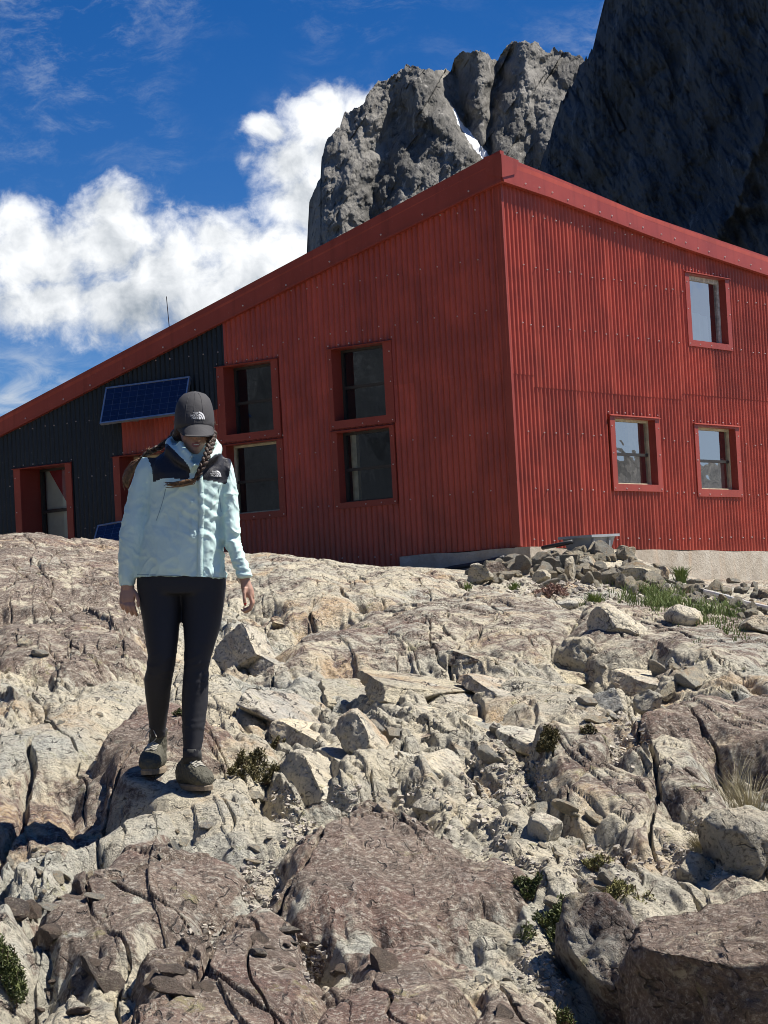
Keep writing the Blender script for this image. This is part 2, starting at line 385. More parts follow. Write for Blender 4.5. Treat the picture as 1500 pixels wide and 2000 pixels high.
# ------------------------------------------------------------------ bedrock: one sheet, finest where it is nearest
CX = np.array([-700, 0, 370, 750, 1100, 1500, 2200.])
RY = np.array([4.5, 7, 8.5, 9.6, 11, 14, 17, 20, 21.6, 24, 27, 32, 40.])
TAB = {0: [2560, 1985, 1700, 1545, 1440, 1300, 1175, 1072, 1046, 1105, 1150, 1188, 1200],
       370: [2540, 1985, 1690, 1530, 1430, 1290, 1178, 1092, 1062, 1100, 1140, 1172, 1190],
       750: [2520, 1975, 1680, 1515, 1420, 1272, 1178, 1118, 1101, 1114, 1130, 1150, 1170],
       1100: [2500, 1965, 1665, 1490, 1388, 1255, 1190, 1150, 1134, 1117, 1118, 1140, 1150],
       1500: [2480, 1950, 1640, 1460, 1368, 1250, 1200, 1165, 1150, 1138, 1131, 1130, 1140]}
TAB[-700] = [y + 30 for y in TAB[0]]; TAB[2200] = TAB[1500]
ZT = np.array([[P(c, TAB[int(c)][j], RY[j]).z for c in CX] for j in range(len(RY))])
ca = (CX - 750) / F
def base_z(a, Y):
    """base height for ray slope a = X/Y and distance Y"""
    lj = np.log(RY); out = np.zeros(np.broadcast(a, Y).shape); wt = 0
    for k, o in enumerate((-.10, -.05, 0, .05, .10)):
        l = np.log(np.clip(Y, 4.6, 39)) + o * .7; j = np.clip(np.searchsorted(lj, l) - 1, 0, len(RY) - 2)
        t = np.clip((l - lj[j]) / (lj[j + 1] - lj[j]), 0, 1)
        ac = np.clip(a, ca[0], ca[-1] - 1e-6); i = np.clip(np.searchsorted(ca, ac) - 1, 0, len(CX) - 2); u = (ac - ca[i]) / (ca[i + 1] - ca[i]); u = u * u * (3 - 2 * u)
        z = (ZT[j, i] * (1 - u) + ZT[j, i + 1] * u) * (1 - t) + (ZT[j + 1, i] * (1 - u) + ZT[j + 1, i + 1] * u) * t
        out = out + z; wt += 1
    return out / wt
acol = np.concatenate([np.linspace(-.5, -.192, 50)[:-1], np.linspace(-.192, .192, 880), np.linspace(.192, .5, 50)[1:]])
yrow = np.exp(np.linspace(math.log(4.6), math.log(38), 1250))
A_, Y_ = np.meshgrid(acol, yrow); X_ = A_ * Y_
BASE = base_z(A_, Y_)
RB = (BASE - EYE) / Y_
def _hit(px, py, table):
    d = ray(px, py); a = d.x / d.y; zr = d.z / d.y
    i = int(np.clip(np.searchsorted(acol, a), 1, len(acol) - 1)); u = (a - acol[i - 1]) / (acol[i] - acol[i - 1])
    r = table[:, i - 1] * (1 - u) + table[:, i] * u
    k = np.argmax(r >= zr)
    if r[k] < zr: k = int(np.argmax(r))
    if k > 0:
        w = (zr - r[k - 1]) / (r[k] - r[k - 1] + 1e-12); Yv = yrow[k - 1] * (1 - w) + yrow[k] * w
    else: Yv = yrow[0]
    return Vector((a * Yv, Yv, EYE + zr * Yv))
def base_hit(px, py): return _hit(px, py, RB)

dz = np.zeros_like(BASE); PAT = np.full(BASE.shape, .38); SM = np.zeros(BASE.shape)     # SM: how smooth the slab is
wx = fbm2(X_ * 2.3, Y_ * 2.3, 3, 3) * .07; wy = fbm2(X_ * 2.3 + 50, Y_ * 2.3, 3, 8) * .10
Xw, Yw = X_ + wx, Y_ + wy
# slabs: outline in the photograph's plan on the base slope, height, dip to x and y, rounding, weathering
SLABS = [
 ([(500,1770),(590,1665),(640,1612),(740,1600),(860,1640),(1000,1715),(1060,1775),(970,1812),(880,1830),(800,1850),(680,1850),(570,1815)], .13, -.05, .0, .10, .85),
 ([(225,2010),(330,1880),(470,1800),(560,1810),(620,1890),(640,1950),(580,2150),(180,2150)], .13, -.12, .05, .10, .85),
 ([(80,1800),(180,1700),(330,1655),(490,1715),(440,1800),(300,1885),(200,1935),(70,1890)], .12, -.02, .02, .09, .75),
 ([(610,2000),(700,1890),(770,1865),(870,1845),(930,1900),(900,1965),(870,2100),(600,2100)], .10, .0, .03, .08, .85),
 ([(900,1975),(960,1945),(1060,1960),(1085,2000),(1080,2150),(880,2150)], .07, .0, .0, .07, .7),
 ([(1032,1500),(1060,1460),(1130,1450),(1200,1480),(1290,1570),(1340,1665),(1280,1690),(1170,1650),(1080,1580)], .17, -.10, .02, .10, .5),
 ([(1210,1500),(1290,1472),(1400,1515),(1470,1620),(1410,1655),(1340,1632),(1250,1560)], .18, -.08, .03, .12, .5),
 ([(1215,1450),(1280,1412),(1400,1385),(1500,1380),(1650,1390),(1650,1560),(1500,1530),(1410,1490),(1320,1475)], .16, -.05, .03, .12, .72),
 ([(505,1310),(580,1245),(700,1205),(900,1168),(1060,1170),(1180,1215),(1160,1262),(1080,1300),(900,1285),(760,1300),(620,1312)], .20, .0, -.01, .55, .5),
 ([(180,1490),(255,1415),(330,1402),(440,1440),(450,1490),(310,1515),(230,1530)], .17, .0, .05, .12, .8),
 ([(-80,1500),(70,1405),(200,1345),(370,1335),(390,1405),(250,1425),(150,1475),(0,1515)], .10, -.02, .03, .30, .08),
 ([(-60,1290),(0,1238),(130,1220),(280,1205),(300,1295),(150,1335),(0,1310)], .18, .02, .02, .22, .65),
 ([(-150,1200),(-100,1075),(60,1052),(290,1050),(430,1078),(400,1140),(235,1190),(0,1205)], .20, .0, .0, .5, .62),
 ([(290,1380),(300,1290),(430,1320),(560,1330),(640,1300),(640,1380),(560,1430),(430,1420)], .10, -.10, .03, .25, .05),
 ([(470,1150),(480,1085),(600,1085),(760,1118),(920,1155),(760,1190),(560,1205)], .15, -.01, .0, .5, .35),
 ([(-60,1700),(0,1655),(230,1595),(430,1556),(520,1570),(610,1640),(480,1695),(330,1655),(150,1705),(0,1760)], .09, -.02, .05, .16, .08),
 ([(1090,1250),(1130,1215),(1250,1195),(1400,1215),(1560,1240),(1560,1300),(1400,1330),(1250,1300),(1130,1290)], .16, -.02, .02, .2, .55),
 ([(880,1400),(960,1330),(1100,1320),(1230,1370),(1180,1410),(1050,1420)], .10, -.06, .02, .22, .05),
 ([(-80,1900),(-60,1790),(60,1770),(90,1840),(60,1900),(0,1960)], .14, .0, .0, .12, .5),
 ([(930,1600),(1000,1570),(1090,1600),(1150,1680),(1080,1720),(980,1690)], .08, -.1, .0, .12, .15),
 ([(530,1640),(600,1580),(690,1590),(660,1630),(600,1665)], .07, -.1, .0, .10, .15),
 ([(620,1560),(700,1490),(780,1480),(800,1530),(730,1575)], .13, -.3, .05, .06, .05),
 ([(1040,1720),(1090,1690),(1160,1740),(1130,1800),(1060,1780)], .10, -.2, .0, .08, .1),
]
for si, (poly, h, tx, ty, rd, pat) in enumerate(SLABS):
    pts = [base_hit(*q) for q in poly]; pl = [(p.x, p.y) for p in pts]
    x0 = min(p[0] for p in pl) - .4; x1 = max(p[0] for p in pl) + .4; y0 = min(p[1] for p in pl) - .6; y1 = max(p[1] for p in pl) + .6
    r0, r1 = np.searchsorted(yrow, [y0, y1]); c0, c1 = max(0, np.searchsorted(acol, min(x0 / y0, x0 / y1)) - 1), np.searchsorted(acol, max(x1 / y0, x1 / y1)) + 1
    S = (slice(r0, r1), slice(c0, c1)); X, Y = Xw[S], Yw[S]
    n = perlin2(X * 4.1, Y * 2.6, 30 + si) * .06
    sd = poly_sd(X, Y / 2.4, [(p[0], p[1] / 2.4) for p in pl]) + n * (.8 if rd < .3 else 1.2)
    cx = sum(p[0] for p in pl) / len(pl); cy = sum(p[1] for p in pl) / len(pl)
    t = np.clip(sd / rd, 0, 1); prof = np.minimum(1, t * (1.9 - .9 * t))
    top = (h + tx * (X - cx) + ty * (Y - cy) + perlin2(X * 1.7, Y * 1.5, 90 + si) * .035) * prof
    ins = sd > 0; up = ins & (top > dz[S] - .02)
    dz[S] = np.where(up, np.maximum(dz[S], top), dz[S])
    PAT[S] = np.where(up, pat, PAT[S]); SM[S] = np.where(up, np.clip(sd / .12, 0, 1), SM[S])
# hollows
PITS = [([(-90,1600),(0,1505),(120,1490),(235,1520),(300,1535),(250,1585),(120,1630),(0,1670),(-90,1690)], -.15, .16),
        ([(578,1830),(640,1835),(690,1870),(680,1900),(640,1920),(600,1880)], -.28, .10),
        ([(1075,1850),(1140,1830),(1250,1850),(1300,2000),(1300,2150),(1100,2150),(1080,1960)], -.42, .25),
        ([(500,1500),(540,1480),(560,1560),(530,1600),(510,1570)], -.2, .10),
        ([(1100,1310),(1150,1290),(1190,1330),(1150,1345)], -.16, .10),
        ([(1180,1380),(1230,1350),(1290,1380),(1250,1400)], -.14, .10),
        ([(1010,1545),(1060,1530),(1075,1575),(1030,1590)], -.18, .10),
        ([(410,1310),(420,1240),(440,1240),(440,1310)], -.2, .10),
        ([(930,1800),(1000,1790),(1010,1830),(940,1825)], -.16, .06)]
for poly, h, rd in PITS:
    pts = [base_hit(*q) for q in poly]; pl = [(p.x, p.y) for p in pts]
    y0 = min(p[1] for p in pl) - .6; y1 = max(p[1] for p in pl) + .6; r0, r1 = np.searchsorted(yrow, [y0, y1]); S = slice(r0, r1)
    sd = poly_sd(Xw[S], Yw[S], pl); k = sstep(-.05, rd, sd); dz[S] += h * k
# broken rock: sawtooth blocks of three sizes, strike running away from the viewer, dipping right
FZ = np.zeros(BASE.shape)
for (px, py, rx, ry, amt) in [(720,1400,320,150,1.25),(900,1500,260,110,1.1),(560,1520,140,110,1.0),(640,1190,230,70,.7),(1250,1320,280,110,.9),(200,1330,300,90,.55),
                              (1050,1650,200,110,.8),(60,1420,160,60,.7),(1150,1780,140,100,.6),(980,1850,160,90,.7),(100,1640,260,60,.6),(180,1900,240,60,.7),(430,1250,110,80,.8),(1320,1210,260,50,.5)]:
    c = base_hit(px, py); up = base_hit(px, py - ry); rt = base_hit(px + rx, py)
    FZ = np.maximum(FZ, amt * np.clip(1.25 - np.hypot((X_ - c.x) / (rt.x - c.x), (Y_ - c.y) / (up.y - c.y)), 0, 1))
FZ = np.clip(FZ * 1.3, 0, 1.25) * (1 - .72 * SM) + .12
def facets(size, ang, stretch, s, amp, tx, ty, steep):
    c, sn = math.cos(ang), math.sin(ang)
    wxx = X_ + perlin2(X_ / size * .45, Y_ / size * .35, s + 40) * .16 * size; wyy = Y_ + perlin2(X_ / size * .4 + 9, Y_ / size * .35, s + 50) * .16 * size
    return facet_uv((wxx * c + wyy * sn) / size, (-wxx * sn + wyy * c) / (size * stretch), s, amp, size * tx, size * stretch * ty, steep * size)
b1, t1 = facets(.85, R(10), 3.6, 101, .06, -.16, .05, .9)
b2, t2 = facets(.34, R(12), 4.0, 102, .028, -.32, .06, 1.2)
b3, t3 = facets(.14, R(9), 4.0, 103, .012, -.36, .06, 1.3)
b4, t4 = facets(.055, R(14), 3.6, 104, .0045, -.34, .06, 1.3)
dz *= .72
dz += FZ * (b1 * .42 + b2 * .36 + b3 * .30 + b4 * .3) + (b4 * .6 + b3 * .30 + b2 * .2 + b1 * .18) * (.12 + .88 * (1 - SM))
PAT += (t1[..., 3] - .5) * .25 * (1 - SM) - FZ * .30 * (1 - .5 * SM) + (t2[..., 3] - .5) * .22 * (1 - SM)
# joints that cut the slabs
for (size, ang, st, s, wdt, dep, thr) in [(1.1, R(60), 2.2, 201, .015, .07, .42), (.55, R(11), 5.0, 205, .018, .05, .40), (.42, R(12), 4.0, 202, .030, .030, .50), (1.3, R(-8), 4.5, 203, .014, .08, .40), (.7, R(75), 1.2, 204, .014, .035, .46)]:
    c, sn = math.cos(ang), math.sin(ang); wu = X_ + fbm2(X_ / size, Y_ / size, 2, s + 4) * .12 * size; wv_ = Y_ + fbm2(X_ / size + 7, Y_ / size, 2, s + 5) * .12 * size
    _, _, _, ed = voro((wu * c + wv_ * sn) / size, (-wu * sn + wv_ * c) / (size * st), s)
    gate = sstep(thr - .06, thr + .08, perlin2(X_ * .9, Y_ * .7, s) * .5 + .5)
    dz -= dep * np.clip(1 - ed / wdt, 0, 1) ** .7 * gate
# strata ledges: terraces along the dip plane
def ledge(freq, s, offs, gate):
    tv = (X_ * .56 + Y_ * .115) * freq + fbm2(X_ * .8, Y_ * .4, 2, s) * .5 + offs; fl_ = np.floor(tv); fr = tv - fl_
    h = fl_.astype(np.int64) * 13 + s; lam = _T[h & 4095][..., 0]; on = np.clip(perlin2(X_ * 1.2 + _T[h & 4095][..., 1] * 40, Y_ * .35, s + 3) * 2.2 + gate, 0, 1)
    return -(lam ** 1.3) * (fr - .5) * on
dz += (ledge(3.4, 77, t1[..., 0] * 1.6, .45) * .085 + ledge(9.5, 78, t1[..., 1] * 2 + t2[..., 0] * 1.5, .3) * .036) * (.55 + .6 * FZ) * np.clip(Y_ / 9, .8, 1.6)
# roughness
dz += fbm2(X_ * 2.4, Y_ * 1.6, 3, 15) * .016 + fbm2(X_ * 11, Y_ * 7, 3, 16) * .0036 + fbm2(X_ * 42, Y_ * 26, 2, 18) * .0012
far = sstep(19.5, 22, Y_); dz *= (1 - .8 * far)
ZG = BASE + dz
# heap of rubble under the tub
m = base_hit(1170, 1150)
ZG += .30 * np.clip(1 - np.hypot((X_ - P(1165, 1100, 23.6).x) / 1.15, (Y_ - 23.6) / 1.5), 0, 1)
# ground the boots stand on
FOOT_A = P(301, 1512, 9.62); FOOT_B = P(388, 1548, 9.42)
for c, r in ((FOOT_A, .15), (FOOT_B, .15)):
    k = 1 - sstep(r * .75, r * 1.7, np.hypot(X_ - c.x, (Y_ - c.y - .04) * .85)); ZG = ZG * (1 - k) + (c.z + .25 * (Y_ - c.y)) * k
RG = (ZG - EYE) / Y_
gme = np_mesh('ground', np.stack([X_, Y_, ZG], -1).reshape(-1, 3), grid_faces(*X_.shape), M_GROUND, True)
attr(gme, 'patina', np.clip(PAT, -.3, 1)); attr(gme, 'broken', np.clip(FZ, 0, 1))
gro = link('ground', gme); setp(gro, kind='structure')
def ghit(px, py): return _hit(px, py, RG)
def gz(x, y):
    a = x / y; i = int(np.clip(np.searchsorted(acol, a), 1, len(acol) - 1)); j = int(np.clip(np.searchsorted(yrow, y), 1, len(yrow) - 1))
    u = np.clip((a - acol[i - 1]) / (acol[i] - acol[i - 1]), 0, 1); w = np.clip((y - yrow[j - 1]) / (yrow[j] - yrow[j - 1]), 0, 1)
    return float((ZG[j - 1, i - 1] * (1 - u) + ZG[j - 1, i] * u) * (1 - w) + (ZG[j, i - 1] * (1 - u) + ZG[j, i] * u) * w)
# wider terrain out to the horizon, below the sheet above
gx = np.sinh(np.linspace(-4.6, 4.6, 121)) * 60; gy = np.sinh(np.linspace(-3.5, 5.0, 121)) * 60 + 8
GX, GY = np.meshgrid(gx, gy)
GZ = np.where((GY > 3) & (GY < 45) & (np.abs(GX) < .55 * np.abs(GY) + 4), -1.2, -.6) + np.clip(GY - 40, 0, 60) * .03 + fbm2(GX * .02, GY * .02, 4, 5) * np.clip(np.hypot(GX, GY) / 40 - .6, 0, 40) * .5
GZ = np.minimum(GZ, np.where(np.hypot(GX, GY - 20) < 60, -.2, 400))
GZ -= np.where(GY < 6, .8, 0)
tme = np_mesh('terrain', np.stack([GX, GY, GZ], -1).reshape(-1, 3), grid_faces(*GX.shape), M_FARGROUND, True); 
setp(link('terrain', tme), kind='structure')

# ------------------------------------------------------------------ the hut
HD = 24.0
aA, aB = R(52.59), R(37.41)
WD = {'A': Vector((-math.sin(aA), math.cos(aA), 0)), 'B': Vector((math.sin(aB), math.cos(aB), 0))}
WN = {'A': -WD['B'], 'B': -WD['A']}
HC = P(1016, 1067, HD); HC0 = Vector((HC.x, HC.y, 0))
def W(px, py, k, out=0.0):
    d = ray(px, py); e = Vector((0, 0, EYE)); n = WN[k]
    s = (out - (e - HC0).dot(n)) / d.dot(n); q = e + d * s
    return (q - HC0).dot(WD[k]), q.z
def L(k):
    def f(t, out, z): return HC0 + WD[k] * t + WN[k] * out + Vector((0, 0, z))
    return f
def painted(name, col, rough=.34, dirt=.18):
    m, t, b = mat(name); g = t.node('ShaderNodeTexCoord').outputs['Object']
    sh = t.node('ShaderNodeAttribute', attribute_name='sheet').outputs['Fac']
    n = t.noise(g, 2.2, 6, .6); st = t.noise(t.mapping(g, (9, 9, .35)), 1.0, 5, .6)
    c = t.mix(t.ramp(n, .3, .7), tuple(x * (1 - dirt) for x in col), tuple(x * (1 + dirt) for x in col))
    c = t.mix(t.math('MULTIPLY', t.ramp(st, .50, .75), .5), c, tuple(x * .6 for x in col))
    c = t.mix(1.0, c, t.mix(sh, (.86, .86, .86), (1.12, 1.1, 1.1)), 'MULTIPLY')
    dust = t.math('MULTIPLY', t.ramp(t.noise(g, 30, 6, .7), .58, .75), .16); c = t.mix(dust, c, (.45, .36, .32))
    t.l.new(c, b.inputs['Base Color']); b.inputs['Roughness'].default_value = rough
    t.l.new(t.math('ADD', t.math('MULTIPLY', n, .22), rough - .1), b.inputs['Roughness'])
    b.inputs['Specular IOR Level'].default_value = .35
    bm = t.node('ShaderNodeBump', {'Strength': .25, 'Distance': .01, 'Height': t.noise(g, 3.2, 4)}); t.l.new(bm.outputs[0], b.inputs['Normal'])
    return m
RED = (.37, .068, .041)
M_RED = painted('red_painted_metal', RED)
M_REDT = painted('red_flashing', (.28, .052, .037), .38, .08)
M_BLK = painted('black_painted_metal', (.010, .016, .022), .4)
M_SCREW = plain('screw_heads', (.62, .52, .50), .35, .4)
M_CONC = None
def concrete():
    m, t, b = mat('concrete'); g = t.node('ShaderNodeTexCoord').outputs['Object']
    n = t.noise(g, 3.5, 8, .65); n2 = t.noise(g, 30, 8, .7); st = t.noise(t.mapping(g, (5, 5, .6)), 1, 6, .6)
    c = t.mix(t.ramp(n, .35, .65), (.36, .31, .245), (.47, .43, .36)); c = t.mix(t.math('MULTIPLY', t.ramp(st, .52, .7), .5), c, (.50, .36, .24))
    c = t.mix(t.math('MULTIPLY', t.ramp(n2, .55, .7), .45), c, (.22, .19, .16)); c = t.mix(t.math('MULTIPLY', t.ramp(n, .60, .68), .5), c, (.58, .55, .49))
    t.l.new(c, b.inputs['Base Color']); b.inputs['Roughness'].default_value = .9
    bm = t.node('ShaderNodeBump', {'Strength': .7, 'Distance': .02, 'Height': t.math('ADD', n2, n)}); t.l.new(bm.outputs[0], b.inputs['Normal']); return m
M_CONC = concrete()
def glass(name, refl):
    m = bpy.data.materials.new(name); m.use_nodes = True; t = NT(m.node_tree); t.n.clear(); out = t.node('ShaderNodeOutputMaterial')
    g = t.node('ShaderNodeTexCoord').outputs['Object']
    bm = t.node('ShaderNodeBump', {'Strength': .12, 'Distance': .02, 'Height': t.noise(g, 2.6, 2)})
    gl = t.node('ShaderNodeBsdfGlossy', {'Color': (.95, .97, 1, 1), 'Roughness': .01, 'Normal': bm.outputs[0]}); tr = t.node('ShaderNodeBsdfTransparent', {'Color': (.86, .89, .87, 1)})
    fr = t.node('ShaderNodeFresnel', {'IOR': 1.5}).outputs[0]
    fac = t.math('ADD', t.math('MULTIPLY', fr, 1.5), refl, clamp=True)
    t.l.new(t.node('ShaderNodeMixShader', {0: fac, 1: tr.outputs[0], 2: gl.outputs[0]}).outputs[0], out.inputs[0]); return m
M_GLASSES = {'A': glass('dull_glass', .05), 'B': glass('bright_glass', .36)}
M_CREAM = plain('cream_wood', (.52, .48, .33), .7, var=.2, scale=12, bump=.3)
M_WHITEW = plain('flaking_white_wood', (.50, .50, .47), .8, var=.3, scale=22, bump=.5)
M_DARKW = plain('dark_sash', (.03, .028, .025), .5)
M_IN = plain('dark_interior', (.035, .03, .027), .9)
M_CLOTH = plain('pale_cloth', (.62, .64, .60), .9, var=.1, scale=5, bump=.5, bscale=9)
M_BOARD = plain('cardboard', (.40, .33, .22), .9, var=.2, scale=14)
M_BUNT = plain('red_bunting', (.30, .02, .03), .8)
M_ALU = plain('aluminium', (.55, .57, .58), .38, .85)
PITCHC = .0765; AMP = .0138

# profile of the two eaves: heights of the wall tops along each wall
topA = [W(982, 349, 'A', .09), W(440, 622, 'A', .09), W(0, 851, 'A', .09)]
topB = [W(982, 349, 'B', .09), W(1072, 383, 'B', .09), W(1262, 456, 'B', .09), W(1330, 481, 'B', .09), W(1498, 536, 'B', .09)]
tA_ = [q[0] for q in topA]; zA_ = [q[1] for q in topA]
slA = np.polyfit(tA_, zA_, 1); zc = slA[1]
def eaveA(t): return float(zc + slA[0] * t)
_b = [(0.0, zc)] + [(q[0], q[1]) for q in topB[1:]]; _sl = (_b[-1][1] - _b[-3][1]) / (_b[-1][0] - _b[-3][0]); _b.append((10.0, _b[-1][1] + _sl * (10 - _b[-1][0])))
def eaveB(t): return float(np.interp(t, [q[0] for q in _b], [q[1] for q in _b]))
TAE, TBE = 13.0, 9.0
hut = empty('mountain_hut', (HC.x, HC.y, HC.z - .3)); setp(hut, 'red and black corrugated metal mountain hut with a sloping roof on the rock', 'hut')

def quad_px(k, TL, TR, BR, BL, out):
    a, b, c, d = (W(*q, k, out) for q in (TL, TR, BR, BL))
    return (a[0] + d[0]) / 2, (b[0] + c[0]) / 2, (c[1] + d[1]) / 2, (a[1] + b[1]) / 2     # t at photo left, t at photo right, z0, z1
WINS = [  # wall, outer flange, opening, recess, kind
 ('A', ((636,680),(763,667),(772,825),(650,838)), ((646,682),(746,670),(755,810),(654,823)), .16, 'dark'),
 ('A', ((645,841),(764,832),(781,982),(657,996)), ((657,846),(760,834),(768,973),(665,982)), .10, 'post'),
 ('A', ((424,716),(541,700),(549,851),(427,867)), ((436,718),(529,704),(534,841),(442,848)), .17, 'dark'),
 ('A', ((428,871),(551,855),(559,1006),(436,1022)), ((441,873),(539,858),(547,996),(449,1006)), .12, 'cream'),
 ('A', ((219,893),(334,878),(342,1030),(228,1046)), ((232,894),(322,881),(330,1020),(240,1033)), .24, 'cream'),
 ('A', ((26,917),(138,903),(146,1075),(34,1090)), ((38,917),(126,906),(134,1064),(46,1076)), .33, 'bunting'),
 ('B', ((1338,533),(1426,542),(1429,684),(1345,676)), ((1347,538),(1418,543),(1421,671),(1352,665)), .08, 'white'),
 ('B', ((1192,811),(1287,816),(1295,960),(1198,959)), ((1201,816),(1279,820),(1286,947),(1207,945)), .08, 'board'),
 ('B', ((1354,828),(1442,832),(1452,971),(1366,970)), ((1362,833),(1435,837),(1444,956),(1372,956)), .08, 'curtain'),
]
HOLES = {'A': [], 'B': []}; WG = []
for (k, outer, opening, rec, kind) in WINS:
    to = quad_px(k, *outer, .03); ti = quad_px(k, *opening, .03)
    o = (min(to[0], to[1]), max(to[0], to[1]), to[2], to[3]); i = (min(ti[0], ti[1]), max(ti[0], ti[1]), ti[2], ti[3])
    HOLES[k].append((i[0] - .02, i[1] + .02, i[2] - .02, i[3] + .02)); WG.append((k, o, i, rec, kind))

SHEETV = {}
def corr_wall(name, k, t0, t1, zb, zt, matl, out0=0.0, rows=(), parent=hut):
    """one run of corrugated sheets with holes, lapped every .76 m, screws in rows"""
    mb = MB(); f = L(k); n = max(2, int((t1 - t0) / PITCHC * 10)); ts = np.linspace(t0, t1, n + 1); sh = []; key = {}
    def out_at(t):
        lap = ((t + 50) % .765); return out0 + AMP * math.sin(2 * PI * t / PITCHC) + (.0035 if lap < .05 else 0) + .004 * math.sin(t * 2.1)
    def vert(i, z, tag):
        q = (i, tag)
        if q not in key:
            key[q] = len(mb.v); mb.v.append(tuple(f(ts[i], out_at(ts[i]), z))); s_ = int((ts[i] + 50) // .765) + (17 if out0 > .003 else 0); sh.append(random.Random(s_ * 31 + ord(k)).random())
        return key[q]
    for i in range(n):
        tm = (ts[i] + ts[i + 1]) / 2; b0, b1 = zb(ts[i]), zb(ts[i + 1]); e0, e1 = zt(ts[i]), zt(ts[i + 1])
        if e0 <= b0 + .005 and e1 <= b1 + .005: continue
        iv = [('b', 't', b0, b1, e0, e1)]
        for hi, (h0, h1, z0, z1) in enumerate(HOLES[k]):
            if not (h0 < tm < h1): continue
            nw = []
            for (la, lb, x0, x1, y0, y1) in iv:
                if z1 <= min(x0, x1) or z0 >= max(y0, y1): nw.append((la, lb, x0, x1, y0, y1)); continue
                if z0 > max(x0, x1): nw.append((la, 'h%d0' % hi, x0, x1, z0, z0))
                if z1 < min(y0, y1): nw.append(('h%d1' % hi, lb, z1, z1, y0, y1))
            iv = nw
        for (la, lb, x0, x1, y0, y1) in iv:
            mb.f.append((vert(i, x0, la), vert(i + 1, x1, la), vert(i + 1, y1, lb), vert(i, y0, lb))); mb.m.append(0)
    nf = len(mb.f)
    rr = random.Random(len(name) + int(t0 * 100))
    for row in rows:
        j0 = int(math.ceil(t0 / PITCHC)); j = j0
        while j * PITCHC < t1 - .03:
            t = (j + .25) * PITCHC; z = row(t) + rr.uniform(-.012, .012); j += rr.choice((3, 3, 3, 2, 4))
            if t < t0 + .02 or t > t1 - .02 or not (zb(t) + .03 < z < zt(t) - .02): continue
            if any(h0 - .09 < t < h1 + .09 and z0 - .09 < z < z1 + .03 for (h0, h1, z0, z1) in HOLES[k]): continue
            o = out_at(t); c = [f(t + .0095 * math.cos(a), o - .001, z + .0095 * math.sin(a)) for a in np.arange(6) * PI / 3] + [f(t + .006 * math.cos(a), o + .010, z + .006 * math.sin(a)) for a in np.arange(6) * PI / 3]
            mb.add(c, [(q, (q + 1) % 6, 6 + (q + 1) % 6, 6 + q) for q in range(6)] + [tuple(range(6, 12))], 1); sh += [.5] * 12
    me = mb.mesh(name, [matl, M_SCREW]); attr(me, 'sheet', sh)
    me.polygons.foreach_set('use_smooth', [i < nf for i in range(len(mb.f))]); return link(name, me, parent)

zbB = lambda t: float(np.interp(t, [0, 2.2, 5.4], [HC.z, W(1240, 1071, 'B')[1], W(1500, 1075, 'B')[1]])) - .01 if t < 5.4 else W(1500, 1075, 'B')[1] - .01
tfA = W(790, 1085, 'A')[0]
zbA = lambda t: float(np.interp(t, [0, tfA, tfA + .01], [HC.z, W(790, 1084, 'A')[1], HC.z - .75])) - .01
seamB = lambda t: (W(1020, 726, 'B')[1] if t < W(1042, 740, 'B')[0] else (W(1150, 760, 'B')[1] if t < W(1330, 770, 'B')[0] else W(1420, 772, 'B')[1]))
seamA = lambda t: W(880, 733, 'A')[1] if t < W(570, 770, 'A')[0] else W(500, 783, 'A')[1]
def rows_const(zs): return [(lambda t, z=z: z) for z in zs]
def zat(px, py, k): return W(px, py, k)[1]
rB_lo = rows_const([zat(1200, 1053, 'B'), zat(1150, 958, 'B'), zat(1150, 850, 'B')]) + [lambda t: seamB(t) + .02]
rB_hi = rows_const([zat(1150, 648, 'B'), zat(1150, 540, 'B'), zat(1100, 435, 'B')])
rA_lo = rows_const([zat(870, 1066, 'A') - .06, zat(870, 968, 'A'), zat(870, 854, 'A')]) + [lambda t: seamA(t) + .02]
rA_hi = rows_const([zat(870, 620, 'A'), zat(870, 520, 'A'), zat(870, 420, 'A')])
corr_wall('wall', 'B', 0.0, TBE, zbB, lambda t: seamB(t) + .0, M_RED, 0, rB_lo)
corr_wall('wall', 'B', 0.0, TBE, lambda t: seamB(t) - .03, lambda t: eaveB(t) + .08, M_RED, .006, rB_hi)
tk = W(440, 700, 'A')[0]; tr = W(237, 860, 'A')[0]; zk = W(340, 806, 'A')[1]
corr_wall('wall', 'A', 0.0, tk, zbA, seamA, M_RED, 0, rA_lo)
corr_wall('wall', 'A', 0.0, tk, lambda t: seamA(t) - .03, lambda t: eaveA(t) + .08, M_RED, .006, rA_hi)
rK = rows_const([zat(870, 968, 'A'), zat(870, 854, 'A'), zat(870, 733, 'A') + .02, zat(870, 620, 'A')])
setp(corr_wall('wall', 'A', tk, tr, lambda t: zk - .03, lambda t: eaveA(t) + .08, M_BLK, .007, rK), 'black corrugated cladding under the sloping eave')
corr_wall('wall', 'A', tk, tr, zbA, lambda t: zk, M_RED, 0, rA_lo[:3])
setp(corr_wall('wall', 'A', tr, TAE, zbA, lambda t: eaveA(t) + .08, M_BLK, .004, rK), 'black corrugated cladding at the low end of the hut')
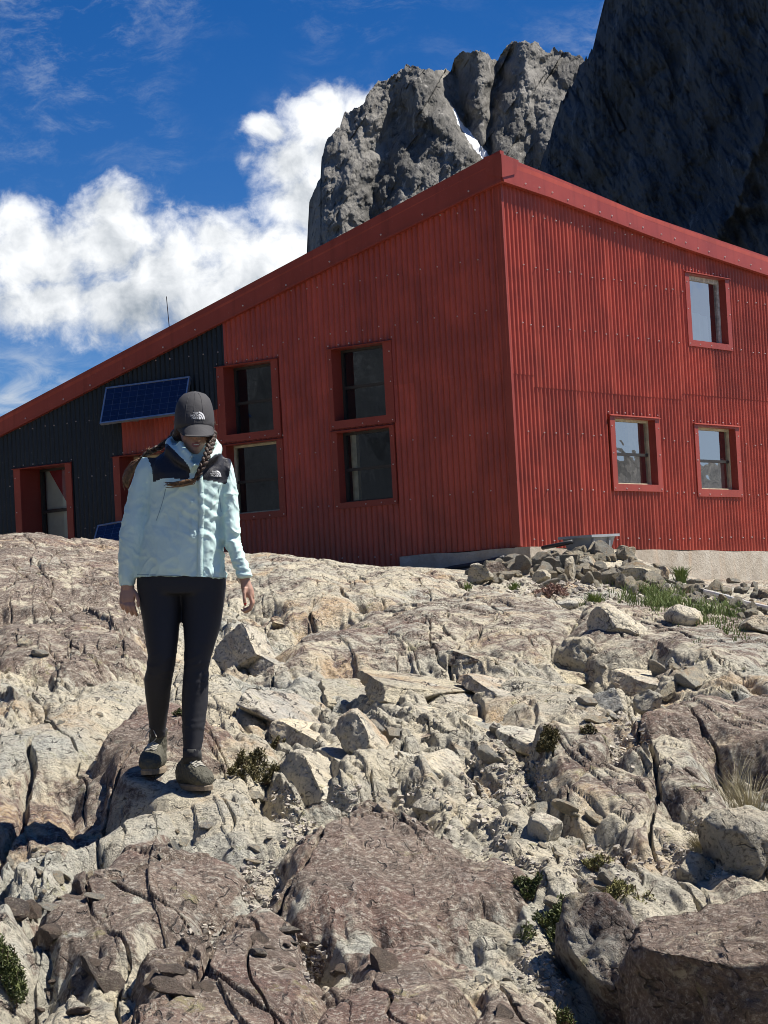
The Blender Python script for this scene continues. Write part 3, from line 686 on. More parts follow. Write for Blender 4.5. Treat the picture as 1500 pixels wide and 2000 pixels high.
# far sides, plain sheets, and an inner lining that keeps the rooms dark
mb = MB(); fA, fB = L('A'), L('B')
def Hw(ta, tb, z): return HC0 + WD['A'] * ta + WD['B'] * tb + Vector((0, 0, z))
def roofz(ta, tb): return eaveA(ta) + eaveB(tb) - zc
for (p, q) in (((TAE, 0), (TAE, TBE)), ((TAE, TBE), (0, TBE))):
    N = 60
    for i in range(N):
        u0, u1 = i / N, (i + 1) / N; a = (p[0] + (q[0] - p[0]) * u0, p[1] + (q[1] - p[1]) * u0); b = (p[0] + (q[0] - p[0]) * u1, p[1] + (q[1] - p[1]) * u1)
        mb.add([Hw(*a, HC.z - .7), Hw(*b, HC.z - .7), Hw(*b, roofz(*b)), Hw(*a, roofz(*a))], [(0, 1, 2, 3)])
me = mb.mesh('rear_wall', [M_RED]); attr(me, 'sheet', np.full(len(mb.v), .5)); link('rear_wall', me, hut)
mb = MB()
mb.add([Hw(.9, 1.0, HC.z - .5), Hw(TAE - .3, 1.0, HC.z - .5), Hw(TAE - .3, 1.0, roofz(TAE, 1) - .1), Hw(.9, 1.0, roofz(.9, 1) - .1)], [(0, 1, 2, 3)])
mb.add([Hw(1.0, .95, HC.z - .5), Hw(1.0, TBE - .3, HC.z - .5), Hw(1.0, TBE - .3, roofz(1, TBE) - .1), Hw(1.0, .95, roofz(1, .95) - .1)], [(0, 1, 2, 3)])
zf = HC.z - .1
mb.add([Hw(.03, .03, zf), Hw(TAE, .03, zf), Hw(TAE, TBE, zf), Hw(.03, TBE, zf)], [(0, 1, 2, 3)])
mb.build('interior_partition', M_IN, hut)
# roof sheet
mb = MB(); OV = .085
tbs = [-OV, .5, _b[2][0], _b[3][0], TBE + .1]; th = .05; dzr = .20
for i in range(len(tbs) - 1):
    b0, b1 = tbs[i], tbs[i + 1]; c = []
    for z_ in (-th, 0):
        for (ta, tb) in ((-OV, b0), (-OV, b1), (TAE + .1, b1), (TAE + .1, b0)):
            c.append(Hw(ta, tb, roofz(ta, max(tb, 0) if tb < 0 else tb) + dzr + z_))
    mb.hexa([c[1], c[0], c[3], c[2], c[5], c[4], c[7], c[6]])
me = mb.mesh('roof', [M_RED]); attr(me, 'sheet', np.full(len(mb.v), .4)); link('roof', me, hut)
# fascia boards with a small drip edge
def fascia(k, pts, hts, t_end):
    mb = MB(); f = L(k)
    for i in range(len(pts) - 1):
        (t0, z0), (t1, z1) = pts[i], pts[i + 1]; h0, h1 = hts[i], hts[i + 1]
        mb.hexa([f(t0, .012, z0), f(t1, .012, z1), f(t1, .09, z1), f(t0, .09, z0), f(t0, .012, z0 + h0), f(t1, .012, z1 + h1), f(t1, .082, z1 + h1), f(t0, .082, z0 + h0)])
        mb.hexa([f(t0, .09, z0 - .012), f(t1, .09, z1 - .012), f(t1, .102, z1 - .012), f(t0, .102, z0 - .012), f(t0, .09, z0 + .012), f(t1, .09, z1 + .012), f(t1, .102, z1 + .012), f(t0, .102, z0 + .012)])
    ns = 0
    L_ = pts[-1][0]; t = .35
    while t < L_:
        z = float(np.interp(t, [p[0] for p in pts], [p[1] for p in pts])) + .05 + random.uniform(-.01, .02)
        c = [f(t + .012 * math.cos(a), .088, z + .012 * math.sin(a)) for a in np.arange(6) * PI / 3] + [f(t + .007 * math.cos(a), .099, z + .007 * math.sin(a)) for a in np.arange(6) * PI / 3]
        mb.add(c, [(q, (q + 1) % 6, 6 + (q + 1) % 6, 6 + q) for q in range(6)] + [tuple(range(6, 12))], 1); t += random.uniform(.24, .42) * (1 if k == 'B' else 1.8)
    me = mb.mesh('fascia', [M_REDT, M_SCREW]); attr(me, 'sheet', np.full(len(mb.v), .5)); return link('fascia', me, hut)
def ft(px, py, k): return W(px, py, k, .09)
hB = [W(984, 303, 'B', .085)[1] - zc] + [0] * 5
_tb = [W(px, py, 'B', .085) for px, py in ((984,304),(1080,343),(1160,376),(1260,419),(1372,458),(1500,501))]
ftopB = lambda t: float(np.interp(t, [q[0] for q in _tb] + [10], [q[1] for q in _tb] + [_tb[-1][1] + _sl * (10 - _tb[-1][0])]))
ptsB = [(-.075, eaveB(0))] + [(q[0], q[1]) for q in _b[1:]]
fascia('B', ptsB, [ftopB(t) - z for t, z in ptsB], TBE)
_ta = [W(px, py, 'A', .085) for px, py in ((958,303),(475,560),(0,814))]; pa = np.polyfit([q[0] for q in _ta], [q[1] for q in _ta], 1)
ptsA = [(-.075, eaveA(0)), (2.0, eaveA(2)), (5.0, eaveA(5)), (TAE + .1, eaveA(TAE + .1))]
fascia('A', ptsA, [min(.42, pa[1] + pa[0] * t - z) for t, z in ptsA], TAE)
# folded corner piece of the eave, corner flashing of the walls
mb = MB(); f = L('B')
ztop = ftopB(0); c0 = HC0 + WN['A'] * .10 + WN['B'] * .10
mb.hexa([Hw(.10, -.104, zc + .09), Hw(-.104, -.104, zc + .03), Hw(-.104, .16, zc + .10), Hw(.10, .16, zc + .14), Hw(.12, -.108, ztop + .012), Hw(-.108, -.108, ztop + .012), Hw(-.108, .22, ztop - .02), Hw(.12, .22, ztop - .01)])
me = mb.mesh('corner_cap', [M_REDT]); attr(me, 'sheet', np.full(8, .5)); link('corner_cap', me, hut)
mb = MB(); w = .075
for (ta0, ta1, tb0, tb1) in ((-.018, w, -.018, -.014), (-.018, -.014, -.014, .025)):
    mb.hexa([Hw(ta0, tb0, HC.z), Hw(ta1, tb0, HC.z), Hw(ta1, tb1, HC.z), Hw(ta0, tb1, HC.z), Hw(ta0, tb0, zc + .05), Hw(ta1, tb0, zc + .05), Hw(ta1, tb1, zc + .05), Hw(ta0, tb1, zc + .05)])
me = mb.mesh('corner_flashing', [M_REDT]); attr(me, 'sheet', np.full(len(mb.v), .3)); link('corner_flashing', me, hut)
# windows
def ring_boxes(mb, f, o, i, lo, hi, mi=0, top=True):
    (a0, a1, z0, z1), (b0, b1, y0, y1) = o, i
    mb.box((a0, lo, z0), (b0, hi, z1), mi, f); mb.box((b1, lo, z0), (a1, hi, z1), mi, f)
    mb.box((b0, lo, z0), (b1, hi, y0), mi, f)
    if top and z1 > y1 + .004: mb.box((b0, lo, y1), (b1, hi, z1), mi, f)
def pane_grid(k, f, a0, a1, z0, z1, out):
    return MB().add([f(a0, out, z0), f(a1, out, z0), f(a1, out, z1), f(a0, out, z1)], [(0, 1, 2, 3) if k == 'B' else (3, 2, 1, 0)])
for (k, o, i, rec, kind) in WG:
    f = L(k); mb = MB(); (b0, b1, y0, y1) = i
    o = (o[0], o[1], o[2], max(o[3], y1 + .012))
    ring_boxes(mb, f, o, i, .012, .032)
    e = .012
    mb.box((b0 - e, -rec - .03, y0 - e), (b0, .0118, y1 + e), 0, f); mb.box((b1, -rec - .03, y0 - e), (b1 + e, .0118, y1 + e), 0, f)
    mb.box((b0, -rec - .03, y0 - e), (b1, .0118, y0), 0, f); mb.box((b0, -rec - .03, y1), (b1, .0118, y1 + e), 0, f)
    # drip hood above the opening
    mb.add([f(o[0] - .01, .013, o[3] + .012), f(o[1] + .01, .013, o[3] + .012), f(o[1] + .01, .055, o[3] - .004), f(o[0] - .01, .055, o[3] - .004),
            f(o[0] - .01, .013, o[3] + .008), f(o[1] + .01, .013, o[3] + .008), f(o[1] + .01, .055, o[3] - .010), f(o[0] - .01, .055, o[3] - .010)],
           [(3, 2, 1, 0), (4, 5, 6, 7), (2, 3, 7, 6), (0, 4, 7, 3), (1, 2, 6, 5)])
    nb = len(mb.v)
    for (t, z) in [(o[0] + .03, o[2] + .03), (o[1] - .03, o[2] + .03), ((o[0] + o[1]) / 2, o[2] + .03), (o[0] * .75 + o[1] * .25, o[2] + .03), (o[0] + .03, (o[2] + o[3]) / 2), (o[1] - .03, (o[2] + o[3]) / 2), (o[0] + .03, o[3] - .12), (o[1] - .03, o[3] - .12)] + [(o[0] + (o[1] - o[0]) * q / 6, o[3] + .035) for q in range(7)]:
        ou = .031 if z < o[3] else .012
        mb.add([f(t + .009 * math.cos(a), ou, z + .009 * math.sin(a)) for a in np.arange(6) * PI / 3] + [f(t + .006 * math.cos(a), ou + .009, z + .006 * math.sin(a)) for a in np.arange(6) * PI / 3], [(q, (q + 1) % 6, 6 + (q + 1) % 6, 6 + q) for q in range(6)] + [tuple(range(6, 12))], 1)
    me = mb.mesh('window', [M_REDT, M_SCREW]); attr(me, 'sheet', np.full(len(mb.v), .45)); wo = link('window', me, hut)
    g = -rec; sw = .028; sm = {'dark': M_DARKW, 'post': M_DARKW, 'cream': M_CREAM, 'bunting': M_DARKW, 'white': M_WHITEW, 'board': M_CREAM, 'curtain': M_CREAM}[kind]
    lo, hi = (b0, b1)
    s = MB(); sw2 = .05 if kind == 'white' else sw
    ring_boxes(s, f, (b0, b1, y0, y1), (b0 + sw2, b1 - sw2, y0 + .02, y1 - sw2), g - .028, g + .018); s.build('sash', sm, wo)
    ym = y0 + (y1 - y0) * .47
    if kind != 'white':
        MB().box((b0 + sw, g - .014, ym - .018), (b1 - sw, g + .012, ym + .014), 0, f).build('glazing_bar', M_DARKW, wo)
    if kind == 'white': pane_grid(k, f, b0 + sw2, b1 - sw2, y0 + .02, y1 - sw2, g - .006).build('pane', M_GLASSES[k], wo)
    else:
        pane_grid(k, f, b0 + sw, b1 - sw, y0 + .02, ym - .018, g - .006).build('pane', M_GLASSES[k], wo); pane_grid(k, f, b0 + sw, b1 - sw, ym + .014, y1 - sw, g - .006).build('pane', M_GLASSES[k], wo)
    wd = b1 - b0; hh = y1 - y0
    if kind == 'post':
        MB().box((b1 - .13, g - .10, y0), (b1 - .05, g - .05, y1 - .02), 0, f).build('inner_post', M_CREAM, wo)
    if kind == 'white':
        c = MB(); N = 14
        for q in range(N):
            u0, u1 = q / N, (q + 1) / N
            ta, tb = b0 + .02 + u0 * wd * .72, b0 + .02 + u1 * wd * .72; z0_, z1_ = y0 + .43 * hh + .05 * u0 * 0 + .06 * (1 - u0), y0 + .43 * hh + .06 * (1 - u1)
            oo = [g - .05 + .018 * math.sin(q * 1.5), g - .05 + .018 * math.sin((q + 1) * 1.5)]
            c.add([f(ta, oo[0], y0), f(tb, oo[1], y0), f(tb, oo[1], z1_), f(ta, oo[0], z0_)], [(0, 1, 2, 3)])
        c.build('curtain', M_CLOTH, wo, True)
    if kind == 'board':
        MB().box((b1 - .34 * wd, g - .12, y0), (b1 - .03, g - .08, y1 - .03), 0, f).build('inner_board', M_BOARD, wo)
        MB().box((b0, g - .30, y0), (b0 + .66 * wd, g - .26, ym), 0, f).build('inner_shelf', M_IN, wo)
    if kind == 'curtain':
        c = MB(); N = 12
        for q in range(N):
            u0, u1 = q / N, (q + 1) / N; ta, tb = b0 + .25 * wd + u0 * .72 * wd, b0 + .25 * wd + u1 * .72 * wd; zt0, zt1 = y0 + hh * (.25 + .3 * u0 ** .6), y0 + hh * (.25 + .3 * u1 ** .6)
            c.add([f(ta, g - .05 + .02 * math.sin(q), y0), f(tb, g - .05 + .02 * math.sin(q + 1), y0), f(tb, g - .05 + .02 * math.sin(q + 1), zt1), f(ta, g - .05 + .02 * math.sin(q), zt0)], [(0, 1, 2, 3)])
        c.build('curtain', M_CLOTH, wo, True)
    if kind == 'bunting':
        c = MB()
        c.add([f(b1 - .10 * wd, g - .06, y1), f(b0 + .45 * wd, g - .06, y1), f(b0 + .48 * wd, g - .06, y0 + .52 * hh)], [(0, 1, 2)]); c.add([f(b1 - .5 * wd, g - .06, ym), f(b1 - .78 * wd, g - .06, ym), f(b1 - .64 * wd, g - .06, ym - .16)], [(0, 1, 2)])
        s_ = c.build('bunting', M_BUNT, wo); md = s_.modifiers.new('s', 'SOLIDIFY'); md.thickness = .004
        MB().box((b0, g - .10, y0), (b1, g - .08, ym + .02), 0, f).build('inner_board', M_CLOTH, wo)
        MB().box((b0 + .55 * wd, g - .10, ym + .03), (b1, g - .08, y1), 0, f).build('inner_board', M_CLOTH, wo)
# foundation
mb = MB()
def slab_run(k, t0, t1, n, out, ztop, zbot, jag=.008):
    f = L(k); ts = np.linspace(t0, t1, n + 1); rr = random.Random(5)
    for i in range(n):
        z0, z1 = ztop(ts[i]), ztop(ts[i + 1])
        mb.hexa([f(ts[i], -.05, zbot), f(ts[i + 1], -.05, zbot), f(ts[i + 1], out, zbot), f(ts[i], out, zbot), f(ts[i], -.05, z0), f(ts[i + 1], -.05, z1), f(ts[i + 1], out - .008, z1), f(ts[i], out - .008, z0)])
ztA = lambda t: float(np.interp(t, [0, tfA], [W(1018, 1069, 'A', .1)[1], W(790, 1085, 'A', .1)[1]])) + .006 * math.sin(t * 7) - .004
slab_run('A', .001, tfA, 24, .10, ztA, HC.z - .8)
ztB = lambda t: zbB(t) - .008 + .006 * math.sin(t * 5.3)
slab_run('B', .42, TBE, 40, .075, ztB, HC.z - .8)
mb.hexa([Hw(.0, -.10, HC.z - .8), Hw(-.20, -.10, HC.z - .8), Hw(-.20, .415, HC.z - .8), Hw(.0, .415, HC.z - .8), Hw(.0, -.10, HC.z - .012), Hw(-.19, -.10, HC.z - .014), Hw(-.18, .415, HC.z - .02), Hw(.0, .415, HC.z - .02)])
mb.build('foundation', M_CONC, hut)

# ------------------------------------------------------------------ solar panels, aerial
def solar_cell():
    m, t, b = mat('solar_cells'); g = t.node('ShaderNodeTexCoord').outputs['UV']
    br = t.node('ShaderNodeTexBrick', {'Vector': g, 'Color1': (.004, .010, .045, 1), 'Color2': (.006, .014, .06, 1), 'Mortar': (.12, .15, .20, 1), 'Scale': 1.0, 'Mortar Size': .012, 'Mortar Smooth': .1, 'Bias': 0.0, 'Brick Width': 1.0, 'Row Height': 1.0}); br.offset = 0.0
    fi = t.node('ShaderNodeTexBrick', {'Vector': g, 'Color1': (0, 0, 0, 1), 'Color2': (0, 0, 0, 1), 'Mortar': (1, 1, 1, 1), 'Scale': 1.0, 'Mortar Size': .012, 'Brick Width': .98, 'Row Height': .24}); fi.offset = 0.0
    c = t.mix(t.math('MULTIPLY', fi.outputs[0], .35), br.outputs[0], (.03, .05, .12))
    t.l.new(c, b.inputs['Base Color']); b.inputs['Roughness'].default_value = .22; b.inputs['Specular IOR Level'].default_value = .4; return m
M_CELL = solar_cell()
def solar(corners, nx, ny, label):
    """corners TL TR BR BL in space; framed module with depth and two wall brackets"""
    TL, TR, BR, BL = corners; c = (TL + TR + BR + BL) / 4; ex = (TR - TL).normalized(); n = ex.cross((TL - BL)).normalized(); n = n if n.y < 0 else -n
    root = empty('solar_panel', (TL + TR) / 2); setp(root, label, 'solar panel', 'solar panels on the black side of the hut')
    def q(u, v, o): return (TL * (1 - u) + TR * u) * (1 - v) + (BL * (1 - u) + BR * u) * v + n * o
    w = (TR - TL).length; h = (TL - BL).length; fu, fv = .022 / w, .022 / h
    mb = MB()
    for (u0, u1, v0, v1) in ((0, 1, 0, fv), (0, 1, 1 - fv, 1), (0, fu, fv, 1 - fv), (1 - fu, 1, fv, 1 - fv)):
        mb.hexa([q(u0, v1, -.03), q(u1, v1, -.03), q(u1, v0, -.03), q(u0, v0, -.03), q(u0, v1, .006), q(u1, v1, .006), q(u1, v0, .006), q(u0, v0, .006)])
    mb.build('frame', M_ALU, root)
    me = MB().add([q(fu, 1 - fv, 0), q(1 - fu, 1 - fv, 0), q(1 - fu, fv, 0), q(fu, fv, 0), q(fu, 1 - fv, -.028), q(1 - fu, 1 - fv, -.028), q(1 - fu, fv, -.028), q(fu, fv, -.028)], [(0, 1, 2, 3), (7, 6, 5, 4)]).mesh('cells', [M_CELL])
    uv = me.uv_layers.new(name='UV'); vals = [(0, 0), (nx, 0), (nx, ny), (0, ny)]
    for p in me.polygons:
        for li, vi in zip(p.loop_indices, p.vertices): uv.data[li].uv = vals[vi % 4]
    link('cells', me, root)
    for u, v in ((.18, .12), (.18, .9), (.82, .12), (.82, .9)):
        b = MB(); fa = L('A')
        if 1:
            s = q(u, v, -.03); t_ = (s - HC0).dot(WD['A']); e = fa(t_, .0, s.z)
            b.tube([s, e], .012, 6)
        b.build('bracket', M_ALU, root)
    return root
def wp(px, py, out): t, z = W(px, py, 'A', out); return L('A')(t, out, z)
TL = wp(207, 757, .10); TR = wp(371, 735, .10); BL = wp(195, 828, .42); BR = wp(360, 806, .42)
solar((TL, TR, BR, BL), 10, 6, 'large dark blue solar panel on the black wall behind the walker\'s head')
fA = L('A'); TL = wp(191, 1026, .30); TR = wp(275, 1011, .30); BL = wp(176, 1080, .62); BR = wp(262, 1064, .62)
solar((TL, TR, BR, BL), 5, 5, 'low solar panel showing its top edge just above the rock beside the walker')
ar = empty('roof_aerial', Hw(0, 0, 0)); tb = 1.6
q0 = None
ta = W(333, 634, 'A', -.6)[0]; q0 = HC0 + WD['A'] * ta - WN['A'] * .6; q0.z = roofz(ta, .6) + dzr
q1 = P(325, 579, q0.y); ar.location = q0; setp(ar, 'thin whip aerial standing on the roof edge against the clouds', 'aerial')
m_ = plain('aerial_metal', (.06, .06, .06), .5, .5)
MB().tube([q0 - Vector((0, 0, .05)), q0.lerp(q1, .5), q1], [.006, .0055, .005], 6).build('whip', m_, ar)
MB().box((-.04, -.04, -.03), (.04, .04, .04), 0, lambda x, y, z: q0 + Vector((x, y, z))).build('mount', m_, ar)

# ------------------------------------------------------------------ mountain and cliff
def far_rock(name, base, hi, dark):
    m, t, b = mat(name); g = t.node('ShaderNodeTexCoord').outputs['Object']
    gs = t.mapping(g, (1, 1, .55)); n1 = t.noise(gs, .05, 8, .65); n2 = t.noise(gs, .25, 8, .7, .2); n3 = t.noise(g, 1.3, 6, .7)
    c = t.mix(t.ramp(n1, .38, .62), base, hi); c = t.mix(t.math('MULTIPLY', t.ramp(n2, .5, .68), .65), c, dark)
    c = t.mix(t.math('MULTIPLY', t.ramp(n3, .55, .72), .4), c, tuple(x * 1.5 for x in hi))
    n4 = t.noise(t.mapping(g, (.5, .5, .12), (0, R(24), 0)), .45, 8, .72); c = t.mix(t.math('MULTIPLY', t.ramp(n4, .56, .70), .7), c, tuple(x * 2.0 for x in hi)); c = t.mix(t.math('MULTIPLY', t.ramp(n4, .44, .34), .7), c, tuple(x * .6 for x in dark))
    t.l.new(c, b.inputs['Base Color']); b.inputs['Roughness'].default_value = .9; b.inputs['Specular IOR Level'].default_value = .2
    h = t.math('ADD', t.math('MULTIPLY', t.noise(gs, .16, 10, .70, .1), 1.0), t.math('MULTIPLY', n3, .12))
    bm = t.node('ShaderNodeBump', {'Strength': 1.0, 'Distance': 2.6, 'Height': h}); t.l.new(bm.outputs[0], b.inputs['Normal']); return m
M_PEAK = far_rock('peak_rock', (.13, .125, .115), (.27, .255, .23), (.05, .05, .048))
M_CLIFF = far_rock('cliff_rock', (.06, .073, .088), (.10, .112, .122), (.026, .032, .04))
M_SNOW = plain('snow', (.8, .82, .86), .7)
def line_dist(U, V, pts):
    d = np.full(U.shape, 1e9)
    for (x0, y0), (x1, y1) in zip(pts[:-1], pts[1:]):
        ex, ey = x1 - x0, y1 - y0; t = np.clip(((U - x0) * ex + (V - y0) * ey) / (ex * ex + ey * ey), 0, 1); d = np.minimum(d, np.hypot(U - x0 - ex * t, V - y0 - ey * t))
    return d
def relief(name, sil, u0, u1, nu, nv, bottom, Y0, lean, depth_fn, matl, jag, label, cat, snow=None, back=120):
    us = np.linspace(u0, u1, nu); sx, sy = zip(*sil)
    top = np.interp(us, sx, sy) + (fbm2(us / 30, us * 0 + 3, 6, 7, .62) + .6 * (_T[(np.floor(us / 13 + perlin2(us / 9, us * 0, 3)).astype(np.int64) * 7) & 4095][:, 0] - .5)) * jag
    s = np.linspace(0, 1, nv); U, S = np.meshgrid(us, s); V = bottom + (top[None, :] - bottom) * S
    m = Y0 / F
    Y = Y0 + (bottom - V) * m * lean + depth_fn(U, V) * m
    d = np.array([[ray(750, 1000)]]);
    dx = (U - 750) / F; dy = -(V - 1000) / F; D = np.stack([dx, dy, -np.ones_like(dx)], -1) @ MRn.T
    W = D * (Y / D[..., 1])[..., None]; W[..., 2] += EYE
    # back of the mountain, falling away behind the crest
    nb = 14; tb = np.linspace(0, 1, nb + 1)[1:]
    B = np.repeat(W[-1:][:, :, :], nb, 0).copy()
    B[..., 1] += (tb * back)[:, None] * (1 + .15 * fbm2(us / 40, us * 0, 3, 9)[None, :]); B[..., 2] -= (tb ** 1.6 * 140)[:, None]
    V3 = np.concatenate([W, B], 0); q = grid_faces(*V3.shape[:2]); mi = np.zeros(len(q), int)
    if snow is not None:
        k = snow(U, V); kk = np.zeros(V3.shape[:2], bool); kk[:nv] = k; mi = kk.reshape(-1)[q].all(1).astype(int)
    me = np_mesh(name, V3.reshape(-1, 3), q, [matl, M_SNOW], True, mi)
    return setp(link(name, me), label, cat, None, 'structure')
PK = [(570,640),(598,520),(600,470),(602,430),(604,395),(615,370),(626,345),(628,305),(640,270),(663,246),(672,226),(702,206),(735,165),(765,145),(798,130),(815,128),(830,134),(862,136),(880,140),(888,115),(905,103),(925,98),(948,101),(966,118),(973,124),(979,112),(990,88),(1005,80),(1030,80),(1048,84),(1072,101),(1082,93),(1090,104),(1110,106),(1137,111),(1170,150),(1260,220)]
def peak_depth(U, V):
    wu = U + fbm2(U / 60, V / 60, 2, 21) * 10; wv = V + fbm2(U / 60 + 5, V / 60, 2, 22) * 10
    d = 0
    for pts, w, dep in [([(770,250),(745,330),(720,440),(700,520)], 30, 45), ([(885,140),(900,200),(930,280),(945,330)], 22, 70), ([(872,150),(868,185),(905,230)], 16, 25),
                        ([(972,120),(962,200),(955,320),(950,400)], 18, 70), ([(1075,100),(1050,200),(1040,320)], 22, 35), ([(690,230),(660,330),(650,450)], 18, 20), ([(825,250),(800,330),(770,400)], 18, 18)]:
        d = d + dep * np.exp(-(line_dist(wu, wv, pts) / w) ** 1.4)
    for pts, w, dep in [([(800,130),(850,230),(930,310)], 45, 40), ([(660,260),(640,420)], 35, 22), ([(930,100),(935,200)], 28, 40), ([(1020,85),(1060,240),(1075,330)], 36, 30), ([(720,230),(690,400)], 30, 22), ([(800,330),(790,420)], 30, 22)]:
        d = d - dep * np.exp(-(line_dist(wu, wv, pts) / w) ** 2)
    d = d + 150 * np.exp(-np.clip(U - 596, 0, 999) / 16) + 60 * np.exp(-np.clip(U - 596, 0, 999) / 45)
    d = d - fbm2(U / 70, V / 100, 4, 31, .5) * 12
    for (sz, sy, an, sd_, am) in ((46, 1.7, .5, 35, 1.0), (20, 1.7, .6, 36, 1.0), (8.5, 1.6, .4, 37, 1.0), (3.8, 1.5, .5, 38, .9)):
        cu = (U * math.cos(an) + V * math.sin(an)) / sz; cv = (-U * math.sin(an) + V * math.cos(an)) / (sz * sy)
        z, t = facet_uv(cu + perlin2(cu * .5, cv * .5, sd_) * .2, cv, sd_, .25 * sz * am, .55 * sz * am, .35 * sz * am, 1.1 * sz * am); d = d - z * .8
    return d
SNOWL = [(886,212),(897,238),(915,262),(930,285),(945,300),(955,325)]
relief('mountain', PK, 594, 1230, 760, 560, 640, 900.0, .75, peak_depth, M_PEAK, 7, 'grey craggy rock peak with a snow gully behind the red hut roof', 'mountain',
       lambda U, V: (line_dist(U, V + fbm2(U / 9, V / 14, 3, 41) * 3, SNOWL) < 2.5 + 5.5 * sstep(205, 300, V)))
CL = [(960,640),(1010,470),(1040,370),(1053,330),(1062,290),(1080,250),(1100,205),(1120,160),(1142,112),(1160,78),(1172,40),(1186,-5),(1205,-80),(1240,-220),(1300,-330),(1500,-480),(1900,-620),(2400,-700)]
def cliff_depth(U, V):
    wu = U + fbm2(U / 90, V / 90, 3, 51) * 30; wv = V + fbm2(U / 90 + 5, V / 90, 3, 52) * 30
    d = -1.15 * (U - 1050) + 90 * np.exp(-np.clip(U - np.interp(V, [y for x, y in CL][::-1], [x for x, y in CL][::-1]), 0, 999) / 26)
    d = d - fbm2(U / 90, V / 170, 4, 55, .5) * 14
    for (sz, sy, an, sd_, am) in ((70, 2.6, -.35, 65, .8), (28, 2.4, -.5, 66, .8), (11, 2.6, -.4, 67, 1.3), (4.6, 2.4, -.5, 68, 1.3)):
        cu = (U * math.cos(an) + V * math.sin(an)) / sz; cv = (-U * math.sin(an) + V * math.cos(an)) / (sz * sy)
        z, t = facet_uv(cu + perlin2(cu * .5, cv * .5, sd_) * .2, cv, sd_, .22 * sz * am, .5 * sz * am, .3 * sz * am, 1.3 * sz * am); d = d - z * 1.0
    # a rib at the lower right whose crest comes into the sun
    rib = line_dist(wu, wv, [(1330,520),(1400,440),(1450,390),(1500,190),(1560,60)]); d = d - 55 * np.exp(-(rib / 45) ** 2) - 14 * np.exp(-(rib / 10) ** 2)
    return d
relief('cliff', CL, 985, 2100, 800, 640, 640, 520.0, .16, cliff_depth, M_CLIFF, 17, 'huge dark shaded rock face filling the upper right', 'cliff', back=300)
# ridges outside the frame that the window glass mirrors
def ridge(name, cx, cy, rx, ry, h, s, label, matl):
    u = np.linspace(-1.6, 1.6, 110); U, V = np.meshgrid(u, u); r = np.hypot(U, V)
    H = h * np.clip(1 - r / 1.5, 0, 1) ** 1.1 * (1 + .35 * fbm2(U * 2 + s, V * 2, 6, s, .55, True)) - 6
    me = np_mesh(name, np.stack([cx + U * rx, cy + V * ry, H], -1).reshape(-1, 3), grid_faces(*U.shape), matl, True)
    setp(link(name, me), label, 'hill', None, 'structure')
ridge('hill', -150, 0, 55, 150, 70, 71, 'rocky grey hillside beyond the left of the hut', M_CLIFF)
ridge('hill', 330, 110, 110, 190, 24, 72, 'grey rocky ridge beyond the right of the hut', M_PEAK)

# ------------------------------------------------------------------ loose rocks
_ICO = {}
def ico(sub):
    if sub not in _ICO:
        bm = bmesh.new(); bmesh.ops.create_icosphere(bm, subdivisions=sub, radius=1.0)
        _ICO[sub] = (np.array([v.co[:] for v in bm.verts]), np.array([[v.index for v in f.verts] for f in bm.faces])); bm.free()
    return _ICO[sub]
def rock_mesh(name, size, seed, sub=3, cuts=9, matl=None, rot=(0, 0, 0), rough=.03, planes=None, smooth=False):
    rr = np.random.default_rng(seed); V, Fc = ico(sub); V = V * .98
    V = np.sign(V) * np.abs(V) ** .8
    pl = list(planes or [])
    for _ in range(cuts):
        n = rr.normal(size=3); n /= np.linalg.norm(n); pl.append((tuple(n), rr.uniform(.50, .80)))
    for n, d in pl:
        n = np.array(n, float); n /= np.linalg.norm(n); e = np.maximum(0, V @ n - d); V = V - e[:, None] * n[None, :]
    V = V * np.array(size)
    m = np.array(Matrix.Rotation(rot[2], 3, 'Z') @ Matrix.Rotation(rot[1], 3, 'Y') @ Matrix.Rotation(rot[0], 3, 'X')); V = V @ m.T
    s = float(np.mean(size)); N = V / (np.linalg.norm(V, axis=1)[:, None] + 1e-9)
    if rough:
        q = V / s; V = V + N * (fbm3(q * 1.6 + seed, 3 if sub < 4 else 5, seed, .55) * rough * s * 1.3)[:, None]
        if sub >= 4: V = V + N * (fbm3(q * 9 + seed, 3, seed + 3, .55, True) * rough * s * .34)[:, None]
    return np_mesh(name, V, Fc, matl or M_ROCK, smooth)
def put(name, me, loc, label, cat, group=None):
    o = bpy.data.objects.new(name, me); COL.objects.link(o); o.location = loc; return setp(o, label, cat, group)
def hero(px, py, w, h, deep, label, seed, matl=None, sub=5, cuts=8, rot=(0, 0, 0), name='rock', cat='rock', rough=.065, planes=None, sink=.25, dY=0.0, smooth=True, group=None):
    """rock whose photograph outline is centred on (px,py), w by h pixels"""
    g = ghit(px, min(py + h * .5, 2600)); Y = g.y + deep * .5 + dY; k = Y / F; c = P(px, py, Y)
    sz = (w * k * .56, deep * .56, h * k * .56)
    me = rock_mesh(name, (sz[0], sz[1], sz[2] * (1 + sink)), seed, sub, cuts, matl, rot, rough, planes, smooth); c.z -= sz[2] * sink * .8
    return put(name, me, c, label, cat, group)
hero(1560, 1920, 600, 370, 1.0, 'big brown flat topped boulder with a shaded front at the lower right corner', 3, M_OLD, 6, 5, (R(0), R(-2), R(4)), 'boulder', 'boulder', .065,
     [((-.12, -.10, 1), .66), ((0, -1, -.25), .70), ((-1, -.5, -.1), .82)], .2)
hero(1195, 1900, 140, 270, .5, 'narrow upright block split from the left side of the big lower right boulder', 8, M_OLD, 5, 5, (0, R(-14), R(10)), 'boulder', 'boulder', .07, [((-.2, -.6, 1), .75)], .2, -.15)
